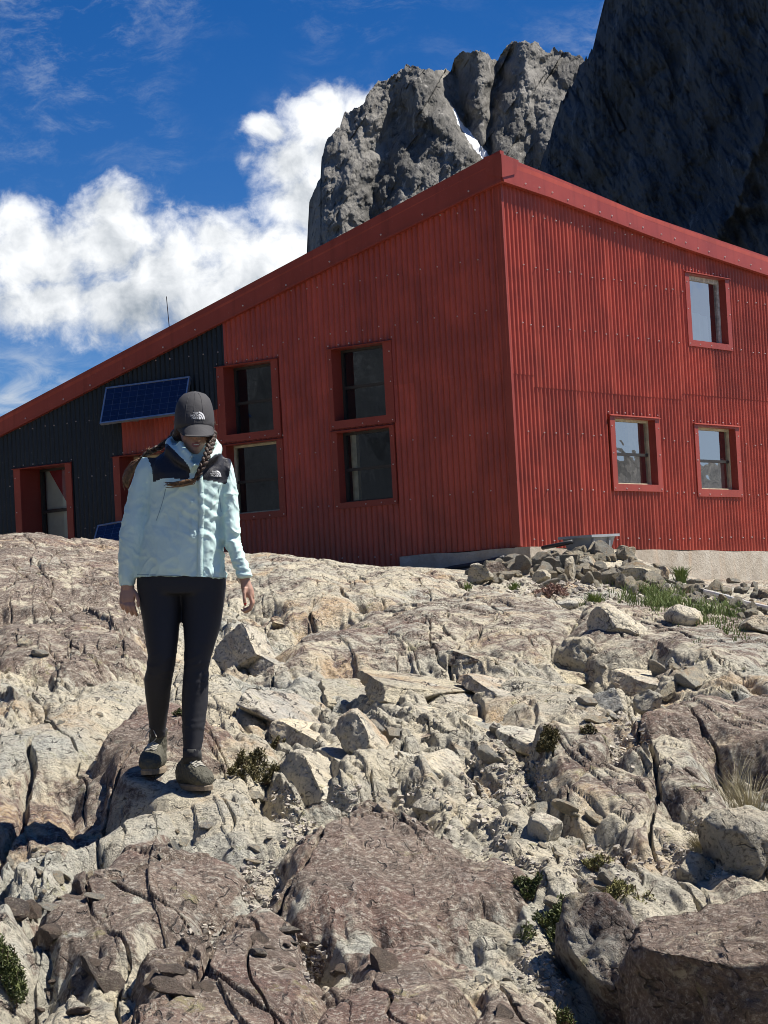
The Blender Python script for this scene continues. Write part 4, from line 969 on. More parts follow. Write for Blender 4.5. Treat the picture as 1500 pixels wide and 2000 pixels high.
hero(1450, 1650, 165, 120, .35, 'dark grey wedge shaped rock resting above the big boulder at the right edge', 12, M_GREY, 5, 7, (R(8), R(16), R(20)))
hero(1362, 1690, 80, 60, .2, 'small grey rock at the left foot of the dark wedge rock', 13, M_GREY, 4, 8)
hero(1480, 1605, 60, 60, .2, 'rounded rock half out of frame above the dark wedge rock', 14, M_ROCK, 4, 8)
hero(478, 1268, 112, 96, .40, 'pale angular block beside the walker\'s left hand with a dark shaded left side', 21, M_PALE, 5, 5, (R(10), R(8), R(25)), planes=[((-1, -.35, .35), .42), ((.5, -.5, .8), .55)])
hero(1205, 1214, 100, 52, .40, 'pale slab with a dark left face lying below the grass patch', 22, M_PALE, 5, 6, (0, R(14), R(10)), planes=[((.35, -.5, .8), .5), ((-1, -.4, 0), .5)])
hero(1476, 1221, 56, 32, .25, 'black and white stone at the right edge below the white pipe', 23, M_GREY, 4, 8)
hero(1122, 1178, 62, 22, .30, 'bright white flat slab between the rubble heap and the grass', 24, M_PALE, 4, 6)
hero(1342, 1206, 76, 34, .30, 'long white slab sloping down beside the right end of the grass patch', 25, M_PALE, 4, 6, (0, R(22), 0))
hero(632, 1592, 118, 52, .30, 'dark green grey block with a flat shaded front in the middle of the slope', 31, M_GREY, 5, 6, (R(-6), R(4), R(12)), planes=[((.1, -1, .15), .45)])
hero(842, 1574, 66, 36, .2, 'dark grey stone lying on the gravel right of the green grey block', 32, M_GREY, 4, 8)
hero(750, 1572, 34, 26, .12, 'small dark stone between the green grey block and the dark grey stone', 33, M_GREY, 4, 8)
hero(620, 1535, 150, 95, .5, 'large pale cracked block with a black hollow on its left side', 34, M_PALE, 5, 5, (R(12), R(14), R(18)), planes=[((-1, -.3, .2), .5), ((.35, -.45, .85), .5)])
hero(930, 1835, 118, 66, .32, 'grey green rock wedged under the right edge of the brown slab', 35, M_GREY, 5, 7, (0, R(10), R(8)))
hero(1128, 1728, 86, 62, .25, 'pale yellow pyramid shaped stone rising from the green cushion plants', 36, M_ROCK, 5, 5, (0, R(12), R(30)), planes=[((.5, -.4, .75), .4), ((-.9, -.6, .3), .4)])
hero(1196, 1365, 62, 48, .25, 'white wedge with a grey shaded left face in the hollow at the right', 37, M_PALE, 4, 5, (0, R(28), R(10)), planes=[((.6, -.3, .7), .35), ((-.8, -.6, .2), .4)])
hero(1270, 1370, 60, 36, .2, 'brown streaked stone right of the white wedge', 38, M_ROCK, 4, 7, (0, R(20), 0))
hero(153, 1725, 34, 46, .12, 'upright brown stone in a cleft of the lower left slabs', 39, M_OLD, 4, 8)
hero(1150, 1300, 110, 90, .5, 'rough layered outcrop block with a deep shadow under its left side', 40, M_GREY, 5, 8, (R(5), R(18), R(15)), rough=.08)
hero(1060, 1620, 70, 50, .25, 'pale grey angular block left of the tan sloping slab', 41, M_PALE, 4, 7, (0, R(20), R(10)))
hero(715, 1430, 96, 60, .40, 'smooth pale grey tilted slab in the centre of the broken rock', 42, M_PALE, 5, 5, (R(10), R(26), R(15)), planes=[((.45, -.35, .8), .38)])
hero(545, 1385, 190, 60, .6, 'long tan slab tilting down to the right beside the walker\'s legs', 43, M_PALE, 5, 4, (R(8), R(16), R(12)), planes=[((.35, -.35, .85), .4)], sink=.4)
hero(860, 1490, 110, 50, .4, 'cream coloured tilted slab right of the centre of the broken rock', 44, M_PALE, 5, 5, (R(8), R(20), R(10)), planes=[((.3, -.45, .85), .4)], sink=.4)
rr = random.Random(31)
for i, (px, py, w, h) in enumerate([(800,1335,125,56),(930,1365,140,56),(1010,1350,130,46),(690,1350,100,66),(770,1465,90,64),(820,1545,120,46),(950,1455,115,56),(690,1550,96,56),(650,1445,115,56),(1010,1295,150,44),(575,1300,120,52),(1090,1460,90,46),(960,1545,95,42),(470,1405,95,44),(880,1420,120,52),(1060,1690,100,50),(720,1500,100,50),(1300,1330,120,46),(600,1220,110,44)]):
    hero(px, py, w * 1.75, h * .62, .95, 'pale flat faced slab of bedrock tilted down to the right in the broken centre', 500 + i, M_PALE if i % 3 else M_ROCK, 5, 4, (R(rr.uniform(3, 8)), R(rr.uniform(7, 15)), R(rr.uniform(-5, 18))), 'tilted_rock', 'rock', .05, [((.16, -.16, .97), rr.uniform(.30, .42)), ((-1, -.25, .1), rr.uniform(.6, .75)), ((.2, -1, .2), rr.uniform(.6, .75))], .6, 0, True, 'tilted slabs in the broken centre')
# stones of the rubble heap under the tub, all much alike
STONES = [rock_mesh('rubble_stone', (1, .8 + .2 * (i % 3), .55 + .12 * (i % 4)), 200 + i, 3, 10, M_GREY if i % 5 else M_ROCK, (i, i * 2.1, 0), .05) for i in range(18)]
def strew(n, region, smin, smax, name, label, group, meshes, seed, lift=.25, flat=1.0, dip=0.0):
    rr = random.Random(seed); k = 0; tries = 0
    while k < n and tries < n * 30:
        tries += 1; cx, cy, rx, ry = rr.choice(region); a = rr.uniform(0, 2 * PI); q = math.sqrt(rr.random())
        px, py = cx + math.cos(a) * rx * q, cy + math.sin(a) * ry * q
        if px > 1560 or px < -60 or py > 2060: continue
        g = ghit(px, py); w = smin + (smax - smin) * rr.random() ** 2.2; s = w * g.y / F * .5
        o = bpy.data.objects.new(name, rr.choice(meshes)); COL.objects.link(o); o.scale = (s * rr.uniform(.8, 1.25), s * rr.uniform(.8, 1.3), s * flat * rr.uniform(.75, 1.2))
        o.rotation_euler = (rr.uniform(-.5, .5) + (.25 if dip else 0), rr.uniform(-.4, .4) + dip, rr.uniform(0, 6.28) if not dip else rr.uniform(-.5, .7))
        o.location = (g.x, g.y, g.z + s * flat * lift); setp(o, label, 'stone', group); k += 1
strew(150, [(1120,1105,80,40),(1060,1120,90,32),(1180,1115,70,40),(960,1120,60,24),(1250,1135,60,26)], 20, 52, 'rubble_stone', 'angular grey stone in the rubble heap below the grey tub', 'stones of the rubble heap', STONES, 5, .45)
for i, (px, py, w, h, lb, m_) in enumerate([(936,1122,50,40,'cream and white striped stone at the left end of the rubble heap', M_ROCK), (972,1115,62,30,'orange brown stone at the left end of the rubble heap', M_OLD), (1236,1126,74,34,'largest pale stone in the rubble heap below the right end of the tub', M_ROCK),
     (1112,1112,30,46,'tall thin leaning stone in the rubble heap', M_GREY), (1290,1122,34,30,'square grey stone beside the bright green tuft', M_GREY), (1062,1128,40,26,'square dark stone in the middle of the rubble heap', M_GREY), (1150,1098,36,26,'speckled round stone just under the tub', M_ROCK)]):
    hero(px, py, w, h, .25, lb, 300 + i, m_, 4, 8, name='stone', cat='stone', rough=.05, sink=.1, smooth=False)
strew(85, [(1400,1160,110,22),(1460,1190,60,20),(1330,1150,60,16)], 14, 38, 'loose_stone', 'grey stone strewn along the foot of the concrete beside the white pipe', 'stones along the foundation', STONES, 9, .3)
SLABS_M = [rock_mesh('broken_rock', (1, .62 + .12 * (i % 4), .40 + .1 * (i % 3)), 400 + i, 3, 9, M_PALE if i % 4 else M_ROCK, (0, 0, i), .045) for i in range(16)]
strew(75, [(720,1420,230,110),(880,1490,200,80),(560,1500,110,80),(1080,1640,110,60),(1240,1330,140,40),(1180,1400,80,40),(1150,1760,80,50)], 18, 80, 'broken_rock', 'pale angular rock tilted among the broken bedrock of the slope', 'broken slabs on the slope', SLABS_M, 12, .10, .95, .45)
strew(50, [(420,1640,160,40),(330,1890,120,30),(200,1310,220,70),(120,1420,120,40),(420,1190,120,40),(60,1690,110,40),(420,1650,140,40),(180,1760,120,50),(980,1900,90,70)], 18, 52, 'broken_rock', 'pale angular rock tilted among the broken bedrock of the slope', 'broken slabs on the slope', SLABS_M, 13, .12, .8, .3)
OLD_M = [rock_mesh('joint_block', (1, .8, .6), 450 + i, 3, 8, M_OLD, (0, 0, i), .05) for i in range(8)]
strew(34, [(300,1905,170,36),(560,1850,60,50),(150,1945,130,36),(700,1880,60,40),(60,1800,60,60),(1010,1960,70,40)], 24, 80, 'joint_block', 'brown block lying in the joints between the big brown slabs', 'brown blocks between the slabs', OLD_M, 14, .1, .8, .25)
# gravel: far too many to count
def smat(x, y): return float(SM[min(np.searchsorted(yrow, y), len(yrow) - 1), min(np.searchsorted(acol, x / y), len(acol) - 1)])
def gravel(n, region, smin, smax, seed):
    rr = np.random.default_rng(seed); VV = []; QQ = []; base = np.array([(-1,-1,-1),(1,-1,-1),(1,1,-1),(-1,1,-1),(-1,-1,1),(1,-1,1),(1,1,1),(-1,1,1)], float)
    q = np.array([(3,2,1,0),(4,5,6,7),(0,1,5,4),(1,2,6,5),(2,3,7,6),(3,0,4,7)]); k = 0
    for i in range(n):
        cx, cy, rx, ry = region[rr.integers(len(region))]; a = rr.uniform(0, 6.283); u = math.sqrt(rr.random())
        px, py = cx + math.cos(a) * rx * u, cy + math.sin(a) * ry * u
        if not (-40 < px < 1540 and py < 2040): continue
        g = ghit(px, py)
        if smat(g.x, g.y) > .45: continue
        s = (smin + (smax - smin) * rr.random() ** 3) * g.y / F * .5
        b = base * (1 + rr.uniform(-.45, .25, (8, 3))) * np.array([1, rr.uniform(.6, 1), rr.uniform(.25, .7)]) * s
        m = np.array(Matrix.Rotation(rr.uniform(0, 6.28), 3, 'Z') @ Matrix.Rotation(rr.uniform(-.5, .5), 3, 'X') @ Matrix.Rotation(rr.uniform(-.5, .5), 3, 'Y'))
        VV.append(b @ m.T + np.array(g) + np.array([0, 0, s * .15])); QQ.append(q + 8 * k); k += 1
    me = np_mesh('gravel', np.concatenate(VV), np.concatenate(QQ), M_GRAVEL, False); me.update()
    o = link('gravel', me); setp(o, 'pale chipped gravel lying between the slabs of the slope', 'gravel', None, 'stuff')
def gravel_mat():
    m, t, b = mat('gravel'); g = t.node('ShaderNodeTexCoord').outputs['Object']
    w = t.node('ShaderNodeTexWhiteNoise', {'Vector': t.vmath('SNAP', g, (.02, .02, .02))}).outputs['Value']
    c = t.mix(w, (.24, .21, .18), (.50, .45, .37)); c = t.mix(t.math('MULTIPLY', t.ramp(t.noise(g, 60, 4), .5, .7), .5), c, (.22, .18, .15))
    t.l.new(c, b.inputs['Base Color']); b.inputs['Roughness'].default_value = .9; return m
M_GRAVEL = gravel_mat()
gravel(3900, [(870,1590,180,60),(990,1520,90,60),(1020,1600,60,90),(1200,1440,70,50),(1200,1500,40,60),(1350,1680,90,40),(1180,1700,80,50),(560,1620,70,30),(510,1730,40,60),(640,1560,120,30),(1020,1450,80,60),
              (470,1830,120,30),(1060,1900,60,60),(1300,1180,180,25),(1080,1150,120,20),(1420,1620,80,30),(230,1750,60,60),(1000,1680,80,50),(600,1880,40,40)], 3.5, 14, 3)

# ------------------------------------------------------------------ plants
def leaf_mat(name, a, b_, rough=.7):
    m, t, b = mat(name); g = t.node('ShaderNodeTexCoord').outputs['Object']
    w = t.noise(g, 26, 3); w2 = t.node('ShaderNodeTexWhiteNoise', {'Vector': t.vmath('SNAP', g, (.008, .008, .008))}).outputs['Value']
    c = t.mix(t.math('ADD', t.math('MULTIPLY', t.ramp(w, .35, .65), .6), t.math('MULTIPLY', w2, .4)), a, b_); t.l.new(c, b.inputs['Base Color'])
    b.inputs['Roughness'].default_value = rough; b.inputs['Subsurface Weight'].default_value = 0; return m
M_LEAF = leaf_mat('cushion_leaves', (.035, .05, .012), (.14, .16, .04))
M_LEAFY = leaf_mat('yellow_leaves', (.10, .09, .025), (.28, .26, .09))
M_LEAFB = leaf_mat('brownish_leaves', (.05, .045, .012), (.17, .14, .05))
M_STEM = plain('stems', (.13, .09, .055), .9)
M_GRASS = leaf_mat('green_grass', (.07, .12, .02), (.22, .27, .07))
M_DRY = leaf_mat('dry_grass', (.25, .21, .11), (.50, .44, .28))
M_PINK = leaf_mat('pink_leaves', (.20, .11, .08), (.42, .27, .21))
def cushion(px, py, w, h, label, matl, n=2600, seed=1, leaf=5.0, name='cushion_plant'):
    rr = np.random.default_rng(seed); c = ghit(px, py + h * .3); k = c.y / F; rx = w * k * .5; rz = h * k * .75; ry = rx * .8
    root = empty(name, c); setp(root, label, 'plant'); st = MB(); V = []; Q = []
    cl = [(rr.normal() * .42, rr.normal() * .42, rr.uniform(.5, 1)) for _ in range(26)]
    for i in range(n):
        bx, by, bs = cl[rr.integers(len(cl))]; d = rr.normal(size=3); d /= np.linalg.norm(d); d[2] = abs(d[2]); q = rr.random() ** .35 * .34 * bs
        x = (bx + d[0] * q) * rx; y = (by + d[1] * q) * ry; hz = max(.12, 1 - (bx * bx + by * by) * .8)
        gx_, gy_ = c.x + x, c.y + y; z = min(max(gz(gx_, gy_), c.z - .5 * rz), c.z + .7 * rz) + (hz * .45 * bs + d[2] * q * 1.5) * rz
        s = leaf * k * rr.uniform(.6, 1.3); u = rr.normal(size=3); u[2] = abs(u[2]) * 1.2; u /= np.linalg.norm(u); t = np.cross(u, rr.normal(size=3)); t /= np.linalg.norm(t) + 1e-9
        p = np.array([gx_, gy_, z]); b = len(V) * 4
        V.append(np.array([p - t * s * .28, p - u * s * .1, p + t * s * .28, p + u * s])); Q.append((b, b + 1, b + 2, b + 3))
    link('leaves', np_mesh('leaves', np.concatenate(V), np.array(Q), matl, False), root)
    for (bx, by, bs) in cl:
        x, y = c.x + bx * rx, c.y + by * ry; z0 = gz(x, y); st.tube([(x * .5 + c.x * .5, y * .5 + c.y * .5, gz(x * .5 + c.x * .5, y * .5 + c.y * .5) - .01), (x, y, z0 + .3 * rz * bs), (x + rr.normal() * .01, y, z0 + .8 * rz * bs)], [.004, .003, .0015], 5)
    link('stems', st.mesh('stems', [M_STEM]), root)
def tuft(px, py, w, h, label, matl, n=260, seed=1, name='grass_tuft', cat='grass tuft', lean=.5, wd=1.6, spread=.5):
    rr = np.random.default_rng(seed); c = ghit(px, py); k = c.y / F; V = []; Q = []
    for i in range(n):
        a = rr.uniform(0, 6.28); r = abs(rr.normal()) * w * k * .22 * spread * 2; x, y = c.x + math.cos(a) * r, c.y + math.sin(a) * r * .8; z = gz(x, y) - .005
        H = h * k * rr.uniform(.45, 1.15); dx, dy = math.cos(a) * lean * H * rr.uniform(.2, 1.2) + rr.normal() * .1 * H, math.sin(a) * lean * H * rr.uniform(.2, 1.2); ww = wd * k * rr.uniform(.6, 1.2)
        for j in range(4):
            t = j / 3; p = np.array([x + dx * t * t, y + dy * t * t, z + H * (t - .18 * t * t)]); e = ww * (1 - t * .85)
            V.append(p + np.array([-e * .5, .1 * e, 0])); V.append(p + np.array([e * .5, -.1 * e, 0]))
        b = i * 8
        for j in range(3): Q.append((b + 2 * j, b + 2 * j + 1, b + 2 * j + 3, b + 2 * j + 2))
    o = link(name, np_mesh(name, np.array(V), np.array(Q), matl, False)); return setp(o, label, cat)
cushion(1112, 1792, 150, 80, 'broad green cushion plant left of the big lower right boulder', M_LEAF, 5200, 1, 7)
cushion(1040, 1742, 56, 50, 'small green cushion plant at the left end of the plant patch', M_LEAF, 1300, 2, 7)
cushion(1205, 1735, 90, 44, 'yellowish cushion plant above the left corner of the big boulder', M_LEAFY, 1700, 3, 6)
cushion(1160, 1690, 60, 30, 'thin yellow green plant among the pale stones above the green cushion', M_LEAFY, 700, 4, 6)
cushion(1120, 1855, 60, 60, 'dark green cushion plant hanging into the shaded hollow beside the boulder', M_LEAF, 1500, 5, 7)
cushion(1105, 1985, 44, 60, 'sprig of green leaves low in the dark hollow at the bottom edge', M_LEAF, 700, 6, 7)
cushion(22, 1905, 100, 110, 'dark green cushion plant at the left edge of the foreground', M_LEAF, 4200, 7, 7)
cushion(492, 1498, 104, 60, 'brownish green cushion plant right of the walker\'s boots', M_LEAFB, 3000, 8, 6)
cushion(540, 1450, 30, 26, 'tiny green plant in a crack above the brownish cushion', M_LEAFB, 500, 9, 5)
cushion(1072, 1440, 64, 56, 'olive cushion plant under a ledge right of the centre', M_LEAFB, 2200, 10, 6)
cushion(1150, 1425, 36, 24, 'small olive plant right of the olive cushion under the ledge', M_LEAFB, 600, 11, 5)
cushion(350, 1392, 24, 20, 'tiny green plant showing between the walker\'s shins', M_LEAF, 300, 12, 5)
cushion(1080, 1150, 52, 30, 'pinkish cushion plant in front of the rubble heap', M_PINK, 1500, 13, 5)
tuft(1330, 1136, 26, 34, 'bright green grass tuft against the concrete foundation', M_GRASS, 300, 21, wd=1.8)
tuft(1005, 1150, 26, 18, 'small green grass tuft at the left foot of the rubble heap', M_GRASS, 140, 22)
tuft(1160, 1178, 50, 26, 'dark green grass tuft above the pale slab', M_GRASS, 260, 23)
tuft(1465, 1590, 90, 95, 'dry straw coloured grass tuft at the right edge', M_DRY, 150, 24, lean=.7, wd=1.5, spread=.8)
tuft(1440, 1560, 50, 110, 'thin dry stalks standing left of the straw coloured tuft', M_DRY, 60, 25, lean=.6, wd=1.2)
tuft(1368, 1660, 44, 40, 'short dry grass tuft below the large tan slab at the right', M_DRY, 200, 26, lean=.8)
tuft(912, 1150, 24, 16, 'sparse green grass tuft by the striped stone', M_GRASS, 90, 27)
def grass_patch():
    rr = np.random.default_rng(44); V = []; Q = []; i = 0
    reg = [(1270,1165,70,18,16),(1340,1180,60,16,14),(1380,1205,50,22,13),(1400,1240,50,16,8),(1290,1178,40,14,15),(1430,1195,30,14,12)]
    for n in range(3400):
        cx, cy, rx, ry, hh = reg[rr.integers(len(reg))]; px, py = cx + rr.normal() * rx * .5, cy + rr.normal() * ry * .5; c = ghit(px, py); k = c.y / F
        if perlin2(np.array([c.x * 3.0]), np.array([c.y * 1.6]), 9)[0] < -.12: continue
        H = hh * k * rr.uniform(.5, 1.5); dx, dy = rr.normal() * .4 * H, rr.normal() * .4 * H; ww = 1.7 * k
        for j in range(3):
            t = j / 2; p = np.array([c.x + dx * t * t, c.y + dy * t * t, c.z + H * t]); e = ww * (1 - t * .8); V.append(p + np.array([-e * .5, 0, 0])); V.append(p + np.array([e * .5, 0, 0]))
        b = i * 6; Q += [(b, b + 1, b + 3, b + 2), (b + 2, b + 3, b + 5, b + 4)]; i += 1
    setp(link('grass', np_mesh('grass', np.array(V), np.array(Q), M_GRASS, False)), 'patch of short green grass between the rubble heap and the white pipe', 'grass', None, 'stuff')
grass_patch()

# ------------------------------------------------------------------ tub, pipes
M_TUB = plain('grey_plastic', (.30, .32, .34), .55, var=.1, scale=6)
M_TUBIN = plain('tub_dark', (.10, .105, .11), .7)
tc = P(1152, 1081, 23.45); root = empty('plastic_tub', tc); setp(root, 'grey plastic tub with a wide rim sitting on the rubble heap against the wall', 'tub')
def tl(u, v, z): return tc + WD['B'] * u + WD['A'] * v + Vector((0, 0, z + u * .02))
hu, hv, hz = .235, .17, .165
mb = MB(); th = .012; o_ = []
rings = [(hu - .05, hv - .04, 0), (hu, hv, hz), (hu - th, hv - th, hz), (hu - .05 - th, hv - .04 - th, th)]
vs = [tl(sx * a, sy * b, z) for (a, b, z) in rings for (sx, sy) in ((-1, -1), (1, -1), (1, 1), (-1, 1))]
fs = []
for r_ in range(3):
    for q in range(4): fs.append((r_ * 4 + q, r_ * 4 + (q + 1) % 4, r_ * 4 + 4 + (q + 1) % 4, r_ * 4 + 4 + q))
fs += [(3, 2, 1, 0), (12, 13, 14, 15)]
mb.add(vs, fs); to = mb.build('basin', M_TUB, root)
mb = MB()
for (u0, u1, v0, v1) in ((-hu - .035, hu + .035, -hv - .035, -hv), (-hu - .035, hu + .035, hv, hv + .035), (-hu - .035, -hu, -hv, hv), (hu, hu + .035, -hv, hv)):
    mb.hexa([tl(u0, v1, hz - .004), tl(u1, v1, hz - .004), tl(u1, v0, hz - .004), tl(u0, v0, hz - .004), tl(u0, v1, hz + .022), tl(u1, v1, hz + .022), tl(u1, v0, hz + .022), tl(u0, v0, hz + .022)])
mb.build('rim', M_TUB, root)
for u in (-.2, .1):
    mb = MB(); mb.hexa([tl(u - .01, -hv + .02, .02), tl(u + .01, -hv + .02, .02), tl(u + .01, -hv - .012, .02), tl(u - .01, -hv - .012, .02), tl(u - .01, -hv + .02, hz - .006), tl(u + .01, -hv + .02, hz - .006), tl(u + .01, -hv - .02, hz - .006), tl(u - .01, -hv - .02, hz - .006)]); mb.build('rib', M_TUB, root)
M_PIPE = plain('white_pipe', (.62, .60, .56), .5, var=.12, scale=5); M_PIPEB = plain('black_pipe', (.03, .03, .032), .5)
def on_ground(pts, lift): 
    out = []
    for px, py in pts: g = ghit(px, py); out.append(g + Vector((0, 0, lift)))
    return out
root = empty('drain_pipe', ghit(1400, 1165)); setp(root, 'white drain pipe running down from the tub past the grass to the right edge', 'pipe')
a = [P(1206, 1074, 23.5), P(1235, 1096, 23.5), P(1268, 1122, 23.3)]
MB().tube(a, .021, 10).build('upper_pipe', M_PIPE, root)
g1 = ghit(1344, 1152) + Vector((0, 0, .02)); b_ = [a[-1] + Vector((.003, 0, -.004)), a[-1].lerp(g1, .5), g1]
MB().tube(b_, .013, 8).build('hose', M_PIPEB, root)
p3_ = [g1, ghit(1400, 1168) + Vector((0, 0, .03)), ghit(1460, 1186) + Vector((0, 0, .03)), ghit(1530, 1204) + Vector((0, 0, .035))]
MB().tube(p3_, .023, 10).build('lower_pipe', M_PIPE, root)
mb = MB(); mb.tube([p3_[1].lerp(p3_[2], .3), p3_[1].lerp(p3_[2], .36)], .028, 10); mb.build('coupling', M_PIPE, root)
q0, q1 = L('A')(W(836, 1122, 'A', .2)[0], .2, W(836, 1122, 'A', .2)[1]), L('A')(W(985, 1089, 'A', .16)[0], .16, W(985, 1089, 'A', .16)[1])
setp(MB().tube([q0, q0.lerp(q1, .33) + Vector((0, 0, .012)), q0.lerp(q1, .66) + Vector((0, 0, -.006)), q1], .026, 10).build('hose_pipe', M_PIPEB, None, True), 'black pipe leaning along the shaded concrete foundation', 'pipe')
setp(MB().tube([P(1060, 1070, 23.5), P(1090, 1064, 23.3), P(1118, 1058, 23.2)], .022, 10).build('hose_pipe', M_PIPEB, None, True), 'short black pipe end sticking out left of the grey tub', 'pipe')

# ------------------------------------------------------------------ the walker
YP = 9.60; KP = YP / F
def pp(px, py, dy=0.0): return P(px, py, YP + dy)
def rg(l, r, py, hd, dy=0.0, ex=None):
    a, b = pp(l, py, dy), pp(r, py, dy); return ((a + b) / 2, (b - a) / 2, Vector((0, hd, 0)))
M_SKIN = plain('skin', (.42, .235, .165), .55, var=.10, scale=14, bump=.08, bscale=160)
M_LIP = plain('lips', (.36, .12, .10), .45); M_TEETH = plain('teeth', (.7, .68, .62), .35); M_NAIL = plain('red_nails', (.62, .02, .03), .25)
def cloth_mat(name, col, rough=.6, var=.06, bs=9.0, bump=.35, fine=380):
    m, t, b = mat(name); g = t.node('ShaderNodeTexCoord').outputs['Object']; n = t.noise(g, 5, 5)
    t.l.new(t.mix(t.ramp(n, .3, .7), tuple(x * (1 - var) for x in col), tuple(x * (1 + var) for x in col)), b.inputs['Base Color']); b.inputs['Roughness'].default_value = rough
    wq = t.mapping(g, (1, 1, .7), (R(20), R(35), 0)); h = t.math('ADD', t.math('MULTIPLY', t.noise(wq, bs, 4, .5, 1.2), 1.0), t.math('MULTIPLY', t.noise(g, fine, 2), .03))
    bm = t.node('ShaderNodeBump', {'Strength': bump, 'Distance': .03, 'Height': h}); t.l.new(bm.outputs[0], b.inputs['Normal']); b.inputs['Specular IOR Level'].default_value = .35; return m
M_JACKET = cloth_mat('pale_mint_shell', (.61, .79, .745), .5, bs=13, bump=.2)
M_YOKE = cloth_mat('black_shell', (.022, .022, .028), .5, bs=12, bump=.3)
M_LEG = cloth_mat('black_leggings', (.020, .020, .025), .66, bs=7, bump=.10)
M_CAP = cloth_mat('charcoal_cap', (.055, .053, .056), .8, bs=10, bump=.2)
M_HAIR = plain('brown_hair', (.055, .028, .016), .45, var=.5, scale=70, bump=.6, bscale=220)
M_HAIRT = plain('light_hair_ends', (.16, .085, .04), .45, var=.4, scale=90, bump=.6, bscale=220)
M_BOOT = cloth_mat('grey_green_boot', (.088, .082, .058), .75, bs=40, bump=.5)
M_BOOTD = plain('dark_boot_collar', (.03, .03, .028), .8); M_SOLE = plain('tan_sole', (.20, .155, .105), .8, var=.25, scale=40); M_LACE = plain('laces', (.42, .39, .32), .8)
M_WHITE = plain('white_print', (.75, .75, .75), .6, var=.02)
root = empty('person', pp(345, 1540)); setp(root, 'person in a pale mint jacket, black leggings and dark cap walking down the rocks', 'person')

# jacket: body, sleeves, collar and hood folds grown into one surface
jk = MB()
jk.loft([rg(264, 443, 1130, .125), rg(266, 442, 1110, .128), rg(271, 440, 1085, .128), rg(278, 436, 1050, .124), rg(285, 434, 1015, .12), rg(289, 436, 980, .12, -.005), rg(289, 441, 950, .118, -.008), rg(287, 446, 925, .112, -.006),
         rg(290, 447, 908, .10), rg(297, 444, 895, .088, .004), rg(312, 432, 882, .075, .008), rg(330, 420, 871, .066, .01), rg(340, 414, 862, .062, .01)], 40, 2.4)
jk.loft([rg(276, 312, 890, .045, .01), rg(262, 309, 915, .058, .01), rg(254, 302, 945, .06, .01), rg(244, 296, 985, .06, .01), rg(236, 290, 1025, .06, .0), rg(231, 284, 1060, .058, -.005), rg(230, 276, 1095, .05, -.015), rg(229, 268, 1125, .044, -.02), rg(230, 266, 1140, .041, -.022), rg(231, 265, 1147, .040, -.022)], 24, 2.2)
jk.loft([rg(424, 452, 893, .045, .01), rg(428, 459, 915, .055, .005), rg(432, 463, 945, .055, 0), rg(433, 466, 985, .054, -.01), rg(434, 470, 1025, .052, -.02), rg(437, 474, 1055, .05, -.03), rg(444, 481, 1085, .046, -.045), rg(454, 487, 1106, .042, -.055), rg(462, 491, 1118, .038, -.06), rg(463, 491, 1128, .037, -.06)], 24, 2.2)
col = [pp(380, 914, -.135), pp(352, 896, -.115), pp(330, 878, -.06), pp(328, 864, .02), pp(352, 856, .09), pp(385, 855, .11), pp(414, 862, .08), pp(427, 876, .0), pp(420, 890, -.07), pp(398, 903, -.12), pp(384, 914, -.135)]
jk.tube(col, [.022, .030, .034, .034, .036, .038, .036, .034, .03, .026, .022], 12, 0, .75)
jk.tube([pp(350, 862, -.07), pp(360, 880, -.11), pp(375, 896, -.125)], [.018, .024, .02], 10)
jk.ell(pp(378, 872, .12), .085, .055, .06)
me = remesh(jk, .005, 4)
V = vco(me); N = vno(me); s_ = V / .30
px_, py_ = projn(V)
def Rt(a, b): return np.array(Matrix.Rotation(R(a), 3, 'Y') @ Matrix.Rotation(R(b), 3, 'X'))
fold = fbm3(V * np.array([6, 6, 4.5]) + 3, 3, 5, .5)
def crease(ang, sc, s, w): 
    q = (V + (fold * .035)[:, None]) @ Rt(ang, 10).T * np.array(sc); return np.clip(1 - np.abs(perlin3(q, s)) * w, 0, 1) ** 1.6
gate = np.clip(perlin3(V * 7 + 2, 14) * 1.5 + .45, 0, 1)
low = sstep(925, 960, py_); arm = ((px_ < 285) | (px_ > 437)).astype(float)
side = np.where(px_ > 372, 1.0, .55)
disp = fold * .009 + (crease(35, (13, 9, 5), 8, 2.8) * .011 * gate + crease(-48, (17, 10, 6), 9, 3.0) * .010 * (1 - gate) + crease(75, (30, 14, 9), 10, 3.4) * .006 * gate) * (.3 + .7 * low) * side
disp += arm * low * crease(80, (22, 12, 7), 12, 2.6) * .006 * side
cuff = sstep(1085, 1120, py_) * (px_ > 440); disp += np.sin(V[:, 2] * 2 * PI / .026 + px_ * .1) * .003 * cuff
waist = np.exp(-((py_ - 1000) / 60) ** 2) * np.exp(-((px_ - 392) / 45) ** 2); disp += waist * np.sin((V[:, 2] * 1.0 + V[:, 0] * .7) * 2 * PI / .05) * .004
V = V + N * (disp * .72 - .008)[:, None]
me.vertices.foreach_set('co', V.astype(np.float32).ravel()); me.update()
def inpoly(px, py, poly): return poly_sd(px, py, poly) > 0
YK_L = [(284,884),(300,872),(326,866),(345,884),(362,902),(371,915),(371,931),(364,938),(340,934),(318,934),(299,942),(297,915)]
YK_R = [(398,905),(420,888),(440,884),(452,900),(448,925),(441,946),(418,940),(392,936),(391,916)]
C = fce(me); cx, cy = projn(C); fr = C[:, 1] < YP + .03
yk = (fr & (inpoly(cx, cy, YK_L) | inpoly(cx, cy, YK_R))) | (~fr & (cy < 938) & (cx > 299) & (cx < 441) & (C[:, 1] < YP + .155) & (cy > 888))
for m in (M_JACKET, M_YOKE): me.materials.append(m)
me.polygons.foreach_set('material_index', yk.astype(np.int32)); me.update()
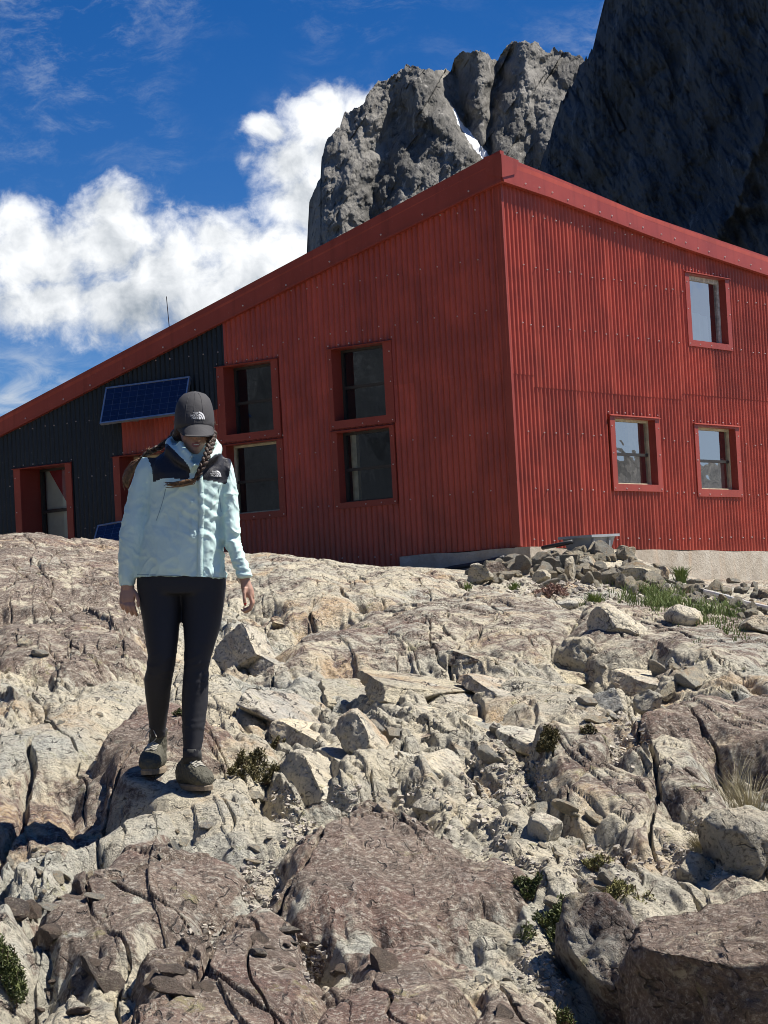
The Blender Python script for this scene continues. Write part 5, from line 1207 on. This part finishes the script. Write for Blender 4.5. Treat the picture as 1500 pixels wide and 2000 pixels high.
jacket = setp(link('jacket', me, root), 'pale mint rain jacket with black shoulder yoke')
BV = BVHTree.FromPolygons([tuple(v) for v in V], [tuple(p.vertices) for p in me.polygons])
EYEV = Vector((0, 0, EYE))
def on_surf(bv, px, py, off=.003):
    d = ray(px, py).normalized(); h = bv.ray_cast(EYEV, d); 
    if h[0] is None: return P(px, py, YP - .12)
    return h[0] - d * off
def strip(bv, line, w, mats, name, parent, off=.003):
    mb = MB(); L1 = []; L2 = []
    for (x, y) in line: L1.append(on_surf(bv, x - w / 2, y, off)); L2.append(on_surf(bv, x + w / 2, y, off))
    n = len(line); vs = L1 + L2 + [p + Vector((0, .004, 0)) for p in L1 + L2]; fs = []
    for i in range(n - 1): fs += [(i, i + 1, n + i + 1, n + i), (2 * n + i, 3 * n + i, 3 * n + i + 1, 2 * n + i + 1), (i, 2 * n + i, 2 * n + i + 1, i + 1), (n + i, n + i + 1, 3 * n + i + 1, 3 * n + i)]
    mb.add(vs, fs); return mb.build(name, mats, parent, True)
zl = [(float(np.interp(y, [918, 935, 1000, 1060, 1128], [388, 391, 394, 391, 390])), y) for y in np.arange(918, 1128, 4)]
strip(BV, zl, 11, M_JACKET, 'zip_flap', jacket, .004)
def seam(line, name='pocket_seam'):
    pts = [on_surf(BV, x, y, .0005) for x, y in line]; return MB().tube(pts, .0016, 5).build(name, M_SEAM, jacket)
M_SEAM = plain('seam_thread', (.24, .36, .40), .7)
seam([(323 - 18 * t ** 1.3, 955 + 62 * t) for t in np.linspace(0, 1, 14)]); seam([(426 + 6 * t, 950 + 50 * t) for t in np.linspace(0, 1, 12)])
seam([(268 + 174 * t, 1122 + 6 * t) for t in np.linspace(0, 1, 40)], 'hem_seam')
def half_dome(bv, x0, y0, w, h, parent, off):
    """the white mark on cap and jacket: three lines of small capitals beside a quarter dome of two curved stripes"""
    def surf_mesh(pts2, tris, name):
        vs = [on_surf(bv, x0 + p[0] * w, y0 + (1 - p[1]) * h, off) for p in pts2]
        o = MB().add(vs, tris).build(name, M_WHITE, parent); md = o.modifiers.new('s', 'SOLIDIFY'); md.thickness = .0008; return o
    pts = []; tr = []
    for (r0, r1) in ((.0, .40), (.50, .70), (.80, 1.0)):
        b = len(pts); n = 9
        for i in range(n):
            a = PI / 2 * (1 - i / (n - 1)); c, s = math.cos(a), math.sin(a); pts.append((.56 + .44 * r0 * c, r0 * s)); pts.append((.56 + .44 * r1 * c, r1 * s))
        tr += [(b + 2 * i, b + 2 * i + 1, b + 2 * i + 3, b + 2 * i + 2) for i in range(n - 1)]
    g = surf_mesh(pts, tr, 'emblem')
    for li, (wd, yy, xr) in enumerate((('THE', .68, .54), ('NORTH', .36, .54), ('FACE', .04, .54))):
        cu = bpy.data.curves.new('t', 'FONT'); cu.body = wd; cu.size = 1; cu.resolution_u = 2; to = bpy.data.objects.new('t', cu); COL.objects.link(to)
        dg = bpy.context.evaluated_depsgraph_get(); dg.update(); tm = bpy.data.meshes.new_from_object(to.evaluated_get(dg)); A = vco(tm); bpy.data.objects.remove(to)
        wx_ = A[:, 0].max() - A[:, 0].min(); sc = .27 / .7; lw = min(wx_ * sc * h / w, .56); A2 = [((xr - lw) + (p[0] - A[:, 0].min()) / wx_ * lw, yy + p[1] * sc) for p in A]
        surf_mesh(A2, [tuple(p.vertices) for p in tm.polygons], 'lettering')
half_dome(BV, 411, 919, 21, 12, jacket, .0045)

# leggings
lg = MB()
lg.loft([rg(272, 437, 1085, .105), rg(268, 441, 1120, .115, .005), rg(267, 442, 1145, .115, .005), rg(269, 440, 1160, .11, .005)], 32, 2.3)
lg.loft([rg(270, 352, 1130, .098), rg(270, 357, 1160, .098), rg(274, 353, 1190, .092, -.01), rg(279, 351, 1215, .088, -.02), rg(284, 348, 1250, .08, -.035), rg(289, 344, 1282, .07, -.05), rg(286, 340, 1308, .064, -.05), rg(282, 336, 1330, .064, -.03), rg(283, 333, 1352, .066, -.005), rg(287, 330, 1380, .06, .03), rg(290, 326, 1405, .05, .055), rg(293, 323, 1428, .043, .075), rg(295, 322, 1440, .041, .085)], 26, 2.1)
lg.loft([rg(358, 441, 1130, .098), rg(354, 440, 1160, .098), rg(357, 436, 1190, .092, -.01), rg(358, 431, 1225, .085, -.025), rg(360, 421, 1255, .078, -.04), rg(360, 411, 1285, .069, -.055), rg(359, 407, 1310, .063, -.06), rg(356, 407, 1340, .062, -.065), rg(355, 406, 1375, .06, -.07), rg(356, 401, 1410, .053, -.085), rg(357, 397, 1440, .045, -.10), rg(358, 393, 1465, .041, -.11), rg(359, 391, 1480, .040, -.115)], 26, 2.1)
me = remesh(lg, .0065, 4); V = vco(me); N = vno(me)
V = V + N * (np.clip(1 - np.abs(perlin3(V * np.array([10, 10, 26]), 3)) * 3, 0, 1) ** 2 * .003 * np.clip(np.exp(-((projn(V)[1] - 1300) / 40) ** 2) + np.exp(-((projn(V)[1] - 1430) / 25) ** 2) + .15, 0, 1))[:, None]
me.vertices.foreach_set('co', V.astype(np.float32).ravel()); me.materials.append(M_LEG); me.update(); link('leggings', me, root)

# boots
def boot(org, fw, ankle):
    """org: ground point below the ankle, fw: unit direction of the toe, ankle: where the shaft ends"""
    f = Vector((fw[0], fw[1], 0)).normalized(); sd = Vector((f.y, -f.x, 0)); q = lambda s, w, z: org + f * s + sd * w + Vector((0, 0, z))
    mb = MB(); rings = []
    for (s, w, z0, z1) in [(-.088, .016, .02, .06), (-.078, .030, .008, .09), (-.05, .037, .006, .115), (0, .039, .006, .112), (.045, .043, .006, .112), (.085, .048, .006, .096), (.12, .048, .006, .080), (.148, .042, .008, .066), (.166, .029, .012, .050), (.172, .012, .018, .032)]:
        rings.append((q(s, 0, (z0 + z1) / 2), sd * w, Vector((0, 0, (z1 - z0) / 2))))
    mb.loft(rings, 24, 2.5)
    top = ankle; d = (top - q(-.025, 0, .05))
    mb.loft([(q(-.025, 0, .04), sd * .038, f * .055), (q(-.025, 0, .05) + d * .45, sd * .037, f * .052), (q(-.025, 0, .05) + d * .8, sd * .037, f * .05), (top, sd * .038, f * .05)], 20, 2.2)
    me = remesh(mb, .0045, 3); V = vco(me); N = vno(me)
    V = V + N * (np.clip(1 - np.abs(perlin3(V * 26, 6)) * 2.5, 0, 1) ** 2 * .0025 + fbm3(V * 40, 2, 4) * .0012)[:, None]; me.vertices.foreach_set('co', V.astype(np.float32).ravel())
    for m in (M_BOOT, M_BOOTD): me.materials.append(m)
    C = fce(me); rel = C - np.array(org); s = rel @ np.array(f); me.polygons.foreach_set('material_index', ((C[:, 2] > org.z + .165) & (s < .02)).astype(np.int32)); me.update()
    bo = link('boot', me, root)
    out = []
    for k in range(28):
        a = 2 * PI * k / 28; ss = .042 + .134 * math.cos(a); w = .049 * math.copysign(abs(math.sin(a)) ** .75, math.sin(a)) * (1 if ss > .0 else .84) ; out.append((ss, w))
    vs = [q(a, b, -.008) for a, b in out] + [q(a * 1.0, b * 1.03, .009) for a, b in out] + [q(a * .97, b * .96, .016) for a, b in out]; n = 28
    fs = [tuple(range(n - 1, -1, -1)), tuple(range(2 * n, 3 * n))] + [(r_ * n + k, r_ * n + (k + 1) % n, (r_ + 1) * n + (k + 1) % n, (r_ + 1) * n + k) for r_ in (0, 1) for k in range(n)]
    MB().add(vs, fs).build('sole', M_SOLE, bo)
    bv = BVHTree.FromPolygons([tuple(v) for v in V], [tuple(p.vertices) for p in me.polygons])
    def top_pt(s, w):
        h = bv.ray_cast(q(s, w, .4) + f * .10, (Vector((0, 0, -1)) * .97 - f * .25).normalized()); return h[0] + Vector((0, 0, .002)) if h[0] else q(s, w, .1)
    lc = MB(); pts = []
    for i in range(6):
        s = .085 - i * .016; e = -1 if i % 2 else 1; lc.tube([top_pt(s, .024 * e), top_pt(s - .006, 0) + Vector((0, 0, .002)), top_pt(s - .012, -.024 * e)], .0027, 5); lc.tube([top_pt(s, -.024 * e), top_pt(s - .006, 0) + Vector((0, 0, .004)), top_pt(s - .012, .024 * e)], .0027, 5)
    k0 = top_pt(0, 0) + f * .012 + Vector((0, 0, .008))
    for e in (-1, 1):
        lc.tube([k0, k0 + sd * .018 * e + Vector((0, 0, .014)), k0 + sd * .036 * e + Vector((0, 0, .002)) + f * .01, k0 + sd * .022 * e + Vector((0, 0, -.012)) + f * .014, k0], .0020, 5); lc.tube([k0, k0 + sd * .014 * e - Vector((0, 0, .02)) + f * .018, k0 + sd * .024 * e - Vector((0, 0, .04)) + f * .03], .0020, 5)
    lc.build('laces', M_LACE, bo)
OA = Vector((P(306, 1512, 9.70).x, 9.70, FOOT_A.z + .012)); OB = Vector((P(372, 1540, 9.52).x, 9.52, FOOT_B.z + .018))
boot(OA, (-.10, -1), pp(309, 1424, .10)); boot(OB, (.50, -.87), pp(374, 1480, -.095))
MB().loft([rg(357, 393, 1462, .042, -.11), rg(357, 394, 1474, .044, -.108), rg(356, 394, 1490, .042, -.10)], 18).build('sock', M_BOOTD, root, True)

# body: head, neck, trunk, arms, hands and legs as one surface; the clothes lie over it
bd = MB()
bd.loft([rg(352, 410, 790, .060, .01), rg(347, 413, 808, .080, .005), rg(348, 412, 830, .086, 0), rg(352, 408, 848, .084, -.006), rg(356, 404, 862, .078, -.014), rg(362, 399, 873, .066, -.026), rg(369, 393, 881, .045, -.044), rg(376, 388, 886, .02, -.06)], 28, 2.1)
bd.tube([pp(381, 862, .01), pp(380, 890, .02), pp(378, 915, .03)], [.05, .049, .055], 16)
bd.ell(pp(384, 849, -.095), .011, .017, .017); bd.ell(pp(384, 841, -.09), .008, .014, .022); bd.ell(pp(378.5, 852, -.085), .008, .010, .007); bd.ell(pp(389.5, 852, -.085), .008, .010, .007)
bd.ell(pp(383, 865.5, -.082), .019, .012, .0055); bd.ell(pp(383, 871.5, -.078), .017, .013, .007); bd.ell(pp(383, 881, -.066), .017, .014, .013)
bd.ell(pp(365, 856, -.06), .022, .02, .022); bd.ell(pp(399, 856, -.06), .020, .02, .022)
bd.ell(pp(347.5, 836, .0), .008, .018, .026); bd.ell(pp(412.5, 836, .0), .008, .018, .026)
bd.loft([rg(300, 430, 1110, .085), rg(310, 420, 1000, .085), rg(308, 425, 940, .085), rg(320, 420, 905, .07), rg(350, 408, 890, .055)], 24)
bd.tube([pp(310, 910), pp(280, 945, .01), pp(262, 1020), pp(249, 1110, -.02), pp(248.5, 1150, -.024)], [.030, .028, .026, .024, .0255], 14)
bd.tube([pp(425, 912), pp(446, 945), pp(452, 1020, -.02), pp(470, 1095, -.05), pp(477, 1130, -.06)], [.028, .018, .016, .016, .0215], 14)
bd.loft([rg(285, 345, 1130, .08), rg(295, 335, 1290, .05, -.045), rg(302, 318, 1430, .016, .095), rg(302, 318, 1490, .016, .11)], 16); bd.loft([rg(365, 430, 1130, .08), rg(367, 403, 1290, .05, -.05), rg(367, 383, 1460, .016, -.10), rg(367, 383, 1520, .016, -.09)], 16)
# right hand, hanging with the back to the viewer
bd.loft([rg(236, 262, 1144, .020, -.022), rg(235, 264, 1156, .019, -.026), rg(233, 265, 1166, .018, -.03), rg(233.5, 263, 1174, .016, -.032)], 16, 2.6)
def finger(pts, r): bd.tube(pts, [r * 1.05, r, r * .95, r * .85, r * .5][:len(pts)], 8)
for (x0, x1, x2, ytip, d1) in ((236.5, 236.5, 241, 1189, .0), (243.5, 244, 249, 1196, -.004), (251, 252.5, 258, 1200, -.006), (258.5, 261.5, 267, 1201, -.004)):
    finger([pp(x0, 1172, -.032), pp(x1, 1172 + (ytip - 1172) * .42, -.040 + d1), pp((x1 + x2) / 2, 1172 + (ytip - 1172) * .75, -.034 + d1), pp(x2, ytip, -.018 + d1), pp(x2 + 1, ytip + 2, -.014 + d1)], .0082)
finger([pp(261, 1154, -.03), pp(267.5, 1163, -.045), pp(270.5, 1173, -.052), pp(270.5, 1183, -.052), pp(270, 1186, -.05)], .0088)
# left hand, thumb side to the viewer, fingers curled in
bd.loft([rg(468, 487, 1126, .018, -.06), rg(469, 490, 1138, .020, -.063), rg(471, 495, 1150, .024, -.066), rg(474, 497, 1161, .026, -.066), rg(477, 497, 1167, .022, -.066)], 16, 2.5)
finger([pp(479, 1148, -.09), pp(477, 1160, -.104), pp(477.5, 1171, -.108), pp(479, 1180, -.104), pp(479, 1184, -.10)], .0088)
for (dx, dyy, yt) in ((0, -.085, 0), (2.5, -.068, 2), (4, -.050, 0), (3.5, -.034, -4)):
    finger([pp(488 + dx, 1163, dyy), pp(492 + dx * .7, 1177 + yt * .5, dyy - .002), pp(487 + dx * .6, 1189 + yt, dyy - .004), pp(476 + dx, 1194 + yt, dyy - .004), pp(470 + dx, 1190 + yt, dyy - .004)], .0080)
me = remesh(bd, .0036, 2, .4); V = vco(me)
for m in (M_SKIN, M_LIP, M_NAIL): me.materials.append(m)
C = fce(me); cx, cy = projn(C); front = C[:, 1] < YP - .075
lips = front & (((cx - 383) / 8.5) ** 2 + ((cy - 868.5) / 5.0) ** 2 < 1)
nail = (np.abs(cx - 479) < 3) & (np.abs(cy - 1181.5) < 4.2) & (C[:, 1] < YP - .108)
me.polygons.foreach_set('material_index', (lips * 1 + nail * 2).astype(np.int32)); me.update(); body = link('body', me, root)
MB().ell(pp(383, 868.3, -.089), .012, .006, .0026, 12, 7).build('teeth', M_TEETH, root, True)

# hair, braids, cap
hb = MB(); hb.ell(pp(380, 838, .035), .078, .075, .075); hb.ell(pp(348, 838, .02), .018, .04, .045); hb.ell(pp(412, 840, .02), .016, .04, .045); hb.tube([pp(348, 842, .0), pp(343, 852, .03), pp(338, 862, .06)], [.02, .018, .016], 10)
hme = remesh(hb, .005, 2); hme.materials.append(M_HAIR); link('hair', hme, root)
def braid(pts, r0, r1, tail, name='braid'):
    """three strands woven along a path, then a loose tail"""
    pts = [Vector(p) for p in pts]; d = [0]
    for a, b in zip(pts[:-1], pts[1:]): d.append(d[-1] + (b - a).length)
    T = d[-1]; n = max(8, int(T / .004)); ce = []
    for i in range(n + 1):
        s = T * i / n; j = min(max(np.searchsorted(d, s) - 1, 0), len(pts) - 2); u = (s - d[j]) / (d[j + 1] - d[j])
        p0, p1, p2, p3 = pts[max(j - 1, 0)], pts[j], pts[j + 1], pts[min(j + 2, len(pts) - 1)]
        ce.append(.5 * ((2 * p1) + (p2 - p0) * u + (2 * p0 - 5 * p1 + 4 * p2 - p3) * u * u + (3 * p1 - p0 - 3 * p2 + p3) * u ** 3))
    mb = MB(); per = .038
    for k in range(3):
        path = []; rad = []
        for i in range(n + 1):
            s = T * i / n; r = r0 + (r1 - r0) * i / n; tg = (ce[min(i + 1, n)] - ce[max(i - 1, 0)]).normalized(); sd = tg.cross(Vector((0, -1, 0))); sd = sd.normalized() if sd.length > .05 else Vector((1, 0, 0)); nn = tg.cross(sd)
            ph = 2 * PI * (s / per / 1.0 * .5 + k / 3); path.append(ce[i] + sd * math.sin(ph) * r * .85 + nn * math.sin(2 * ph) * r * .5); rad.append(r * .66)
        mb.tube(path, rad, 8)
    bo = mb.build(name, M_HAIR, root, True)
    tb = MB(); tp = [Vector(p) for p in tail[0]]; rr = random.Random(3)
    tb.tube(tp, tail[1], 10, 0, .6)
    for i in range(16):
        off = Vector((rr.uniform(-1, 1), rr.uniform(-1, 1), rr.uniform(-1, 1))) * max(tail[1]) * .8
        tb.tube([tp[0] + off * .2] + [p + off for p in tp[1:-1]] + [tp[-1] + off * .5 + Vector((rr.uniform(-.01, .0), 0, rr.uniform(-.012, .012)))], [.002, .002, .0018, .0016, .0008][:len(tp)] if len(tp) <= 5 else [.0016] * len(tp), 5)
    tb.build('hair_end', M_HAIRT, bo, True)
braid([pp(413, 846, -.03), pp(412, 862, -.085), pp(408, 878, -.125), pp(402, 895, -.15), pp(395, 910, -.16), pp(388, 926, -.165), pp(383, 936, -.165)], .0165, .0085,
      ([pp(383, 935, -.165), pp(374, 941, -.165), pp(358, 944, -.162), pp(342, 947, -.158), pp(326, 947, -.152)], [.007, .011, .014, .010, .002]))
braid([pp(344, 842, .03), pp(337, 855, .05), pp(324, 866, .06), pp(306, 876, .06), pp(290, 884, .065), pp(276, 896, .075)], .013, .0075,
      ([pp(277, 895, .075), pp(263, 908, .085), pp(252, 922, .09), pp(246, 937, .09), pp(248, 953, .09)], [.007, .012, .019, .017, .003]))
fl_ = MB(); rr = random.Random(8)
for (x, y, dy) in [(346, 826, .02)] * 9 + [(415, 828, 0)] * 5 + [(320, 864, .05)] * 6 + [(292, 880, .06)] * 6:
    a = rr.uniform(-2.9, -.3); l = rr.uniform(5, 14); sgn = -1 if x < 380 else 1
    fl_.tube([pp(x + rr.uniform(-3, 3), y + rr.uniform(-8, 8), dy), pp(x + sgn * l * .5, y - l * .5 * rr.uniform(-.3, 1), dy), pp(x + sgn * l * .9, y - l * rr.uniform(-.6, .9), dy)], [.0009, .0008, .0005], 4)
fl_.build('stray_hair', M_HAIRT, root, True)
cp = MB()
cp.loft([rg(371, 390, 766, .03, .02), rg(359, 402, 770, .055, .016), rg(350, 410, 779, .074, .012), rg(345, 414, 790, .086, .006), rg(342, 417, 803, .093, .0), rg(341, 418.5, 817, .097, -.004), rg(341, 418.5, 829, .098, -.008), rg(343, 417, 838, .096, -.008)], 44, 2.15)
cm = cp.mesh('cap', [M_CAP], True); cap = setp(link('cap', cm, root), 'charcoal baseball cap with a curved brim')
mb = MB(); nu, nv = 22, 9; vs = []
for s in (0, 1):
    for j in range(nv):
        t = j / (nv - 1)
        for i in range(nu):
            u = -1 + 2 * i / (nu - 1); ang = u * 1.18; e = (1 - abs(u) ** 5) ** .5
            xi = 381 + 35 * math.sin(ang) / math.sin(1.18); yi = 829 + 7.5 * u * u - 2.5 * u; di = -.100 * math.cos(ang) - .006
            xo = 386 + 33.5 * u; yo = 852 - 3.5 * (u * u) * .6 - 1.0 * (1 - e) * 5; do = -.095 * math.cos(u * 1.0) - .072 * e
            vs.append(pp(xi + (xo - xi) * t, yi + (yo - yi) * (t ** 1.15), di + (do - di) * t) + Vector((0, .0, -.0035 * s)))
fs = []
for s in (0, 1):
    b = s * nu * nv
    for j in range(nv - 1):
        for i in range(nu - 1):
            q = (b + j * nu + i, b + j * nu + i + 1, b + (j + 1) * nu + i + 1, b + (j + 1) * nu + i); fs.append(q if s else q[::-1])
b = nu * nv
for i in range(nu - 1): fs.append(((nv - 1) * nu + i, (nv - 1) * nu + i + 1, b + (nv - 1) * nu + i + 1, b + (nv - 1) * nu + i)); fs.append((i + 1, i, b + i, b + i + 1))
for j in range(nv - 1): fs.append((j * nu, (j + 1) * nu, b + (j + 1) * nu, b + j * nu)); fs.append(((j + 1) * nu + nu - 1, j * nu + nu - 1, b + j * nu + nu - 1, b + (j + 1) * nu + nu - 1))
mb.add(vs, fs); mb.build('brim', M_CAP, cap, True)
bvc = BVHTree.FromPolygons([tuple(v) for v in vco(cm)], [tuple(p.vertices) for p in cm.polygons])
half_dome(bvc, 373, 804, 27, 15, cap, .002)
MB().ell(pp(381, 765.5, .02), .006, .006, .004).build('cap_button', M_CAP, cap, True)
for sgn in (-.55, 0, .55):
    pts = []
    for y in np.linspace(768, 826, 14):
        l = float(np.interp(y, [766, 770, 779, 790, 803, 817, 829], [371, 359, 350, 345, 342, 341, 341])); r = float(np.interp(y, [766, 770, 779, 790, 803, 817, 829], [390, 402, 410, 414, 417, 418, 418])); pts.append(on_surf(bvc, (l + r) / 2 + sgn * (r - l) / 2 * .8, y, .0004))
    MB().tube(pts, .0011, 5).build('cap_seam', M_CAP, cap)
